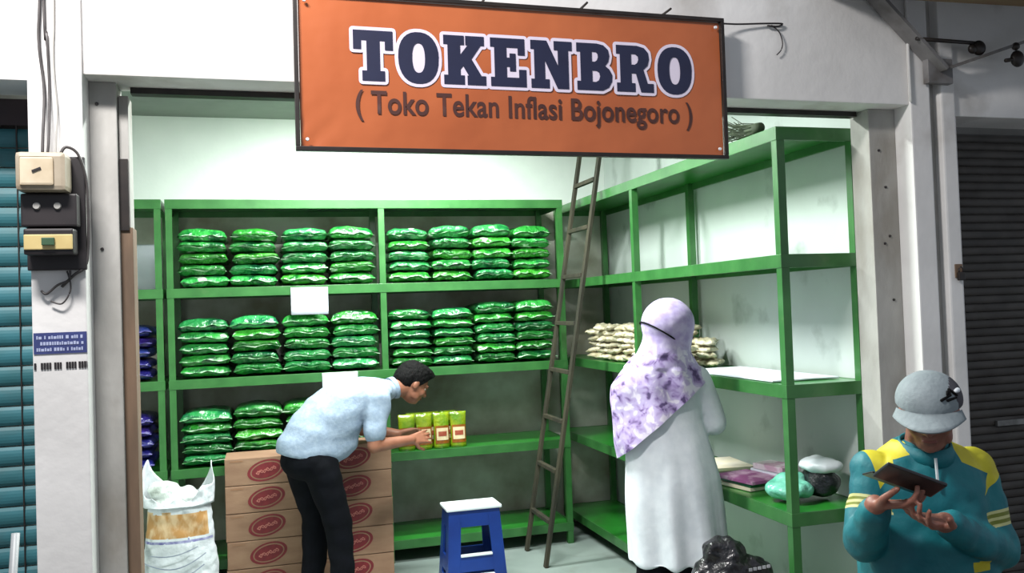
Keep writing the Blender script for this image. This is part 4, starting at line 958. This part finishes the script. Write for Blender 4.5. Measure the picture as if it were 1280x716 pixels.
def inpoly(x, y, P):
    r_ = False; j = len(P) - 1
    for i in range(len(P)):
        if (P[i][1] > y) != (P[j][1] > y) and x < (P[j][0] - P[i][0]) * (y - P[i][1]) / (P[j][1] - P[i][1]) + P[i][0]: r_ = not r_
        j = i
    return r_
JS = []
for i, (sh, el, wr) in enumerate(sa):
    d_ = (el - sh).normalized()
    for q in ((.085, .093, .101, .109, .117, .125) if i == 0 else (.118, .126, .136, .144, .154, .162)): JS.append((sh + d_ * q, d_))
for pg in YOKES:
    for i in range(len(pg)):
        a, b_ = pg[i], pg[(i + 1) % len(pg)]; JS.append((Vector((a[0], 0, a[1])), Vector((b_[1] - a[1], 0, a[0] - b_[0])).normalized()))
def seg_t(c, a, b_): ab = b_ - a; t = (c - a).dot(ab) / ab.length_squared; t2 = max(0, min(1, t)); return t, (c - (a + ab * t2)).length
def jmat(c):
    for i, (sh, el, wr) in enumerate(sa):
        t, dd = seg_t(c, sh, el); L2 = (el - sh).length
        if dd < .085 and abs(c.x) > .125:
            s2 = (t if i == 1 else t) * L2
            if i == 1:
                for lo_, hi_, mi in ((.118, .126, 2), (.126, .136, 3), (.136, .144, 2), (.144, .154, 3), (.154, .162, 2)):
                    if lo_ < s2 < hi_: return mi
            else:
                for lo_, hi_, mi in ((.085, .093, 2), (.093, .101, 3), (.101, .109, 2), (.109, .117, 3), (.117, .125, 2)):
                    if lo_ < s2 < hi_: return mi
    for pg in YOKES:
        if c.z > 1.0 and inpoly(c.x, c.z, pg) and (c.y < .12): return 1
    if c.x > .07 and c.x < .125 and .835 < c.z < .862 and c.y < 0: return 1
    return 0
fuse('jacket', bm, .0055, [M_jteal, M_jyel, M_jcream, M_jolive], sit, 6, lambda c: .008 * noise.noise(Vector((c.x * 9, c.y * 8, c.z * 13))) + .005 * noise.noise(c * 24), jmat, slices=JS)
bm = bmesh.new(); add_rings(bm, [((.002, .012, 1.135), (.082, 0, 0), (0, .078, .02)), ((.000, .005, 1.180), (.070, 0, 0), (0, .066, .018))], 28, cap=False)
cl = mesh_obj('collar', bm, M_jteal, sit, True); md = cl.modifiers.new('s', 'SOLIDIFY'); md.thickness = .006
bar('zip', (-.016, -.094, 1.065), (-.012, -.078, 1.145), .007, .005, mat('zip_silver', (206, 212, 214), (190, 196, 198), .35, 10), sit, ref=Vector((1, 0, 0)))
bm = bmesh.new()
for hj, kn, an in slegs: add_caps(bm, hj, .092, kn, .074); add_caps(bm, kn, .072, an + Vector((0, 0, .02)), .056)
fuse('trousers', bm, .010, mat('grey_brown_trousers', (92, 82, 76), (80, 70, 66), .85, 12), sit, 3, folds(.008, 10))
for hj, kn, an in slegs:
    bm = bmesh.new(); add_caps(bm, an + Vector((0, .04, -.045)), .037, an + Vector((0, -.14, -.058)), .027); fuse('shoe', bm, .008, M_hair, sit, 2)
# foot rest of the stool
bar('footrest', (-.22, -.36, .285), (-.10, -.36, .285), .16, .02, M_wood, stl); bar('footrest', (.07, -.36, .155), (.20, -.36, .155), .16, .02, M_wood, stl)
bar('footrest_arm', (-.14, -.10, .28), (-.14, -.44, .265), .03, .02, M_wood, stl); bar('footrest_arm', (.14, -.10, .15), (.14, -.44, .135), .03, .02, M_wood, stl)
# cap
M_capc = mat('grey_cap_cloth', (136, 146, 150), (124, 134, 138), .8, 20, bump=.15, bscale=60)
M_capd = mat('dark_cap_panel', (70, 68, 74), (60, 58, 64), .8, 20)
cp = SR.copy(); 
bm = bmesh.new(); cc_ = TS((-.008, 0, .046)); up3 = SR @ Vector((0, 0, 1)); fw3 = SR @ Vector((1, 0, 0)); lf3 = SR @ Vector((0, 1, 0))
add_ell(bm, cc_, (.098, .088, .078), SR, 28)
fuse('cap', bm, .006, [M_capc, M_capd], sit, 4, None, lambda c: 1 if ((c - cc_).dot(lf3) > .052 and (c - cc_).dot(fw3) < .05) else 0, cut=[(cc_ - up3 * .006, -up3)])
bm = bmesh.new(); V = []; nA = 18
for j in range(6):
    t = j / 5; row = []
    for i in range(nA + 1):
        a = R(-66 + 132 * i / nA); ext = (.075 * math.cos(a * .95) ** .7) * t
        q = Vector(((.095 + ext) * math.cos(a), (.090 + .012 * t) * math.sin(a), -.002 - .020 * t + .012 * (1 - math.cos(a * 1.2)) * -1))
        row.append(bm.verts.new(cc_ + SR @ q))
    V.append(row)
for j in range(5):
    for i in range(nA): bm.faces.new((V[j][i], V[j][i + 1], V[j + 1][i + 1], V[j + 1][i]))
vz = mesh_obj('visor', bm, M_capc, sit, True); md = vz.modifiers.new('s', 'SOLIDIFY'); md.thickness = .005
# stitched emblem on the cap's side
def cap_pt(f_, l_, u_, k=1.0):
    v = Vector((f_ / .098, l_ / .088, u_ / .078)).normalized() * k; return cc_ + SR @ Vector((v.x * .098, v.y * .088, v.z * .078))
bm = bmesh.new()
for p0, p1 in (((.075, .030, .030), (.062, .055, .040)), ((.062, .055, .040), (.058, .060, .060)), ((.058, .060, .060), (.046, .072, .034)), ((.070, .045, .028), (.050, .066, .028)), ((.06, .05, .05), (.07, .05, .045))):
    add_caps(bm, cap_pt(*p0, 1.02), .004, cap_pt(*p1, 1.02), .003, 6)
mesh_obj('cap_emblem', bm, M_hair, sit, True)
bm = bmesh.new(); add_caps(bm, cap_pt(.042, .074, .046, 1.03), .006, cap_pt(.032, .080, .046, 1.03), .007, 8); mesh_obj('cap_badge', bm, M_whiteplastic, sit, True)
# phone held in his hands
ph = tag(empty('phone', SO, ROT), 'black phone in an open flip case held by the seated man', 'phone')
pc_ = Vector((-.172, -.27, 1.128)); xa = Vector((.90, -.05, -.36)).normalized(); nrm_ = Vector((-.15, .52, .84)); nrm_ = (nrm_ - xa * nrm_.dot(xa)).normalized(); ya = nrm_.cross(xa)
PMx = Matrix(((xa.x, ya.x, nrm_.x, pc_.x), (xa.y, ya.y, nrm_.y, pc_.y), (xa.z, ya.z, nrm_.z, pc_.z), (0, 0, 0, 1)))
M_ph = mat('black_case', (20, 20, 26), (14, 14, 18), .35, 10, coat=.3)
bm = bmesh.new(); add_box(bm, (-.078, -.040, -.004), (.078, .040, .005), .004, M=PMx); mesh_obj('phone_body', bm, M_ph, ph)
bm = bmesh.new(); add_box(bm, (-.078, .042, -.004), (.082, .105, .001), .002, M=PMx @ Matrix.Rotation(R(18), 4, 'X')); mesh_obj('case_flap', bm, M_ph, ph)
bm = bmesh.new(); add_box(bm, (-.070, -.035, .0052), (.070, .035, .0062), 0, M=PMx); mesh_obj('screen', bm, mat('dark_screen', (30, 36, 46), (26, 30, 40), .1), ph)
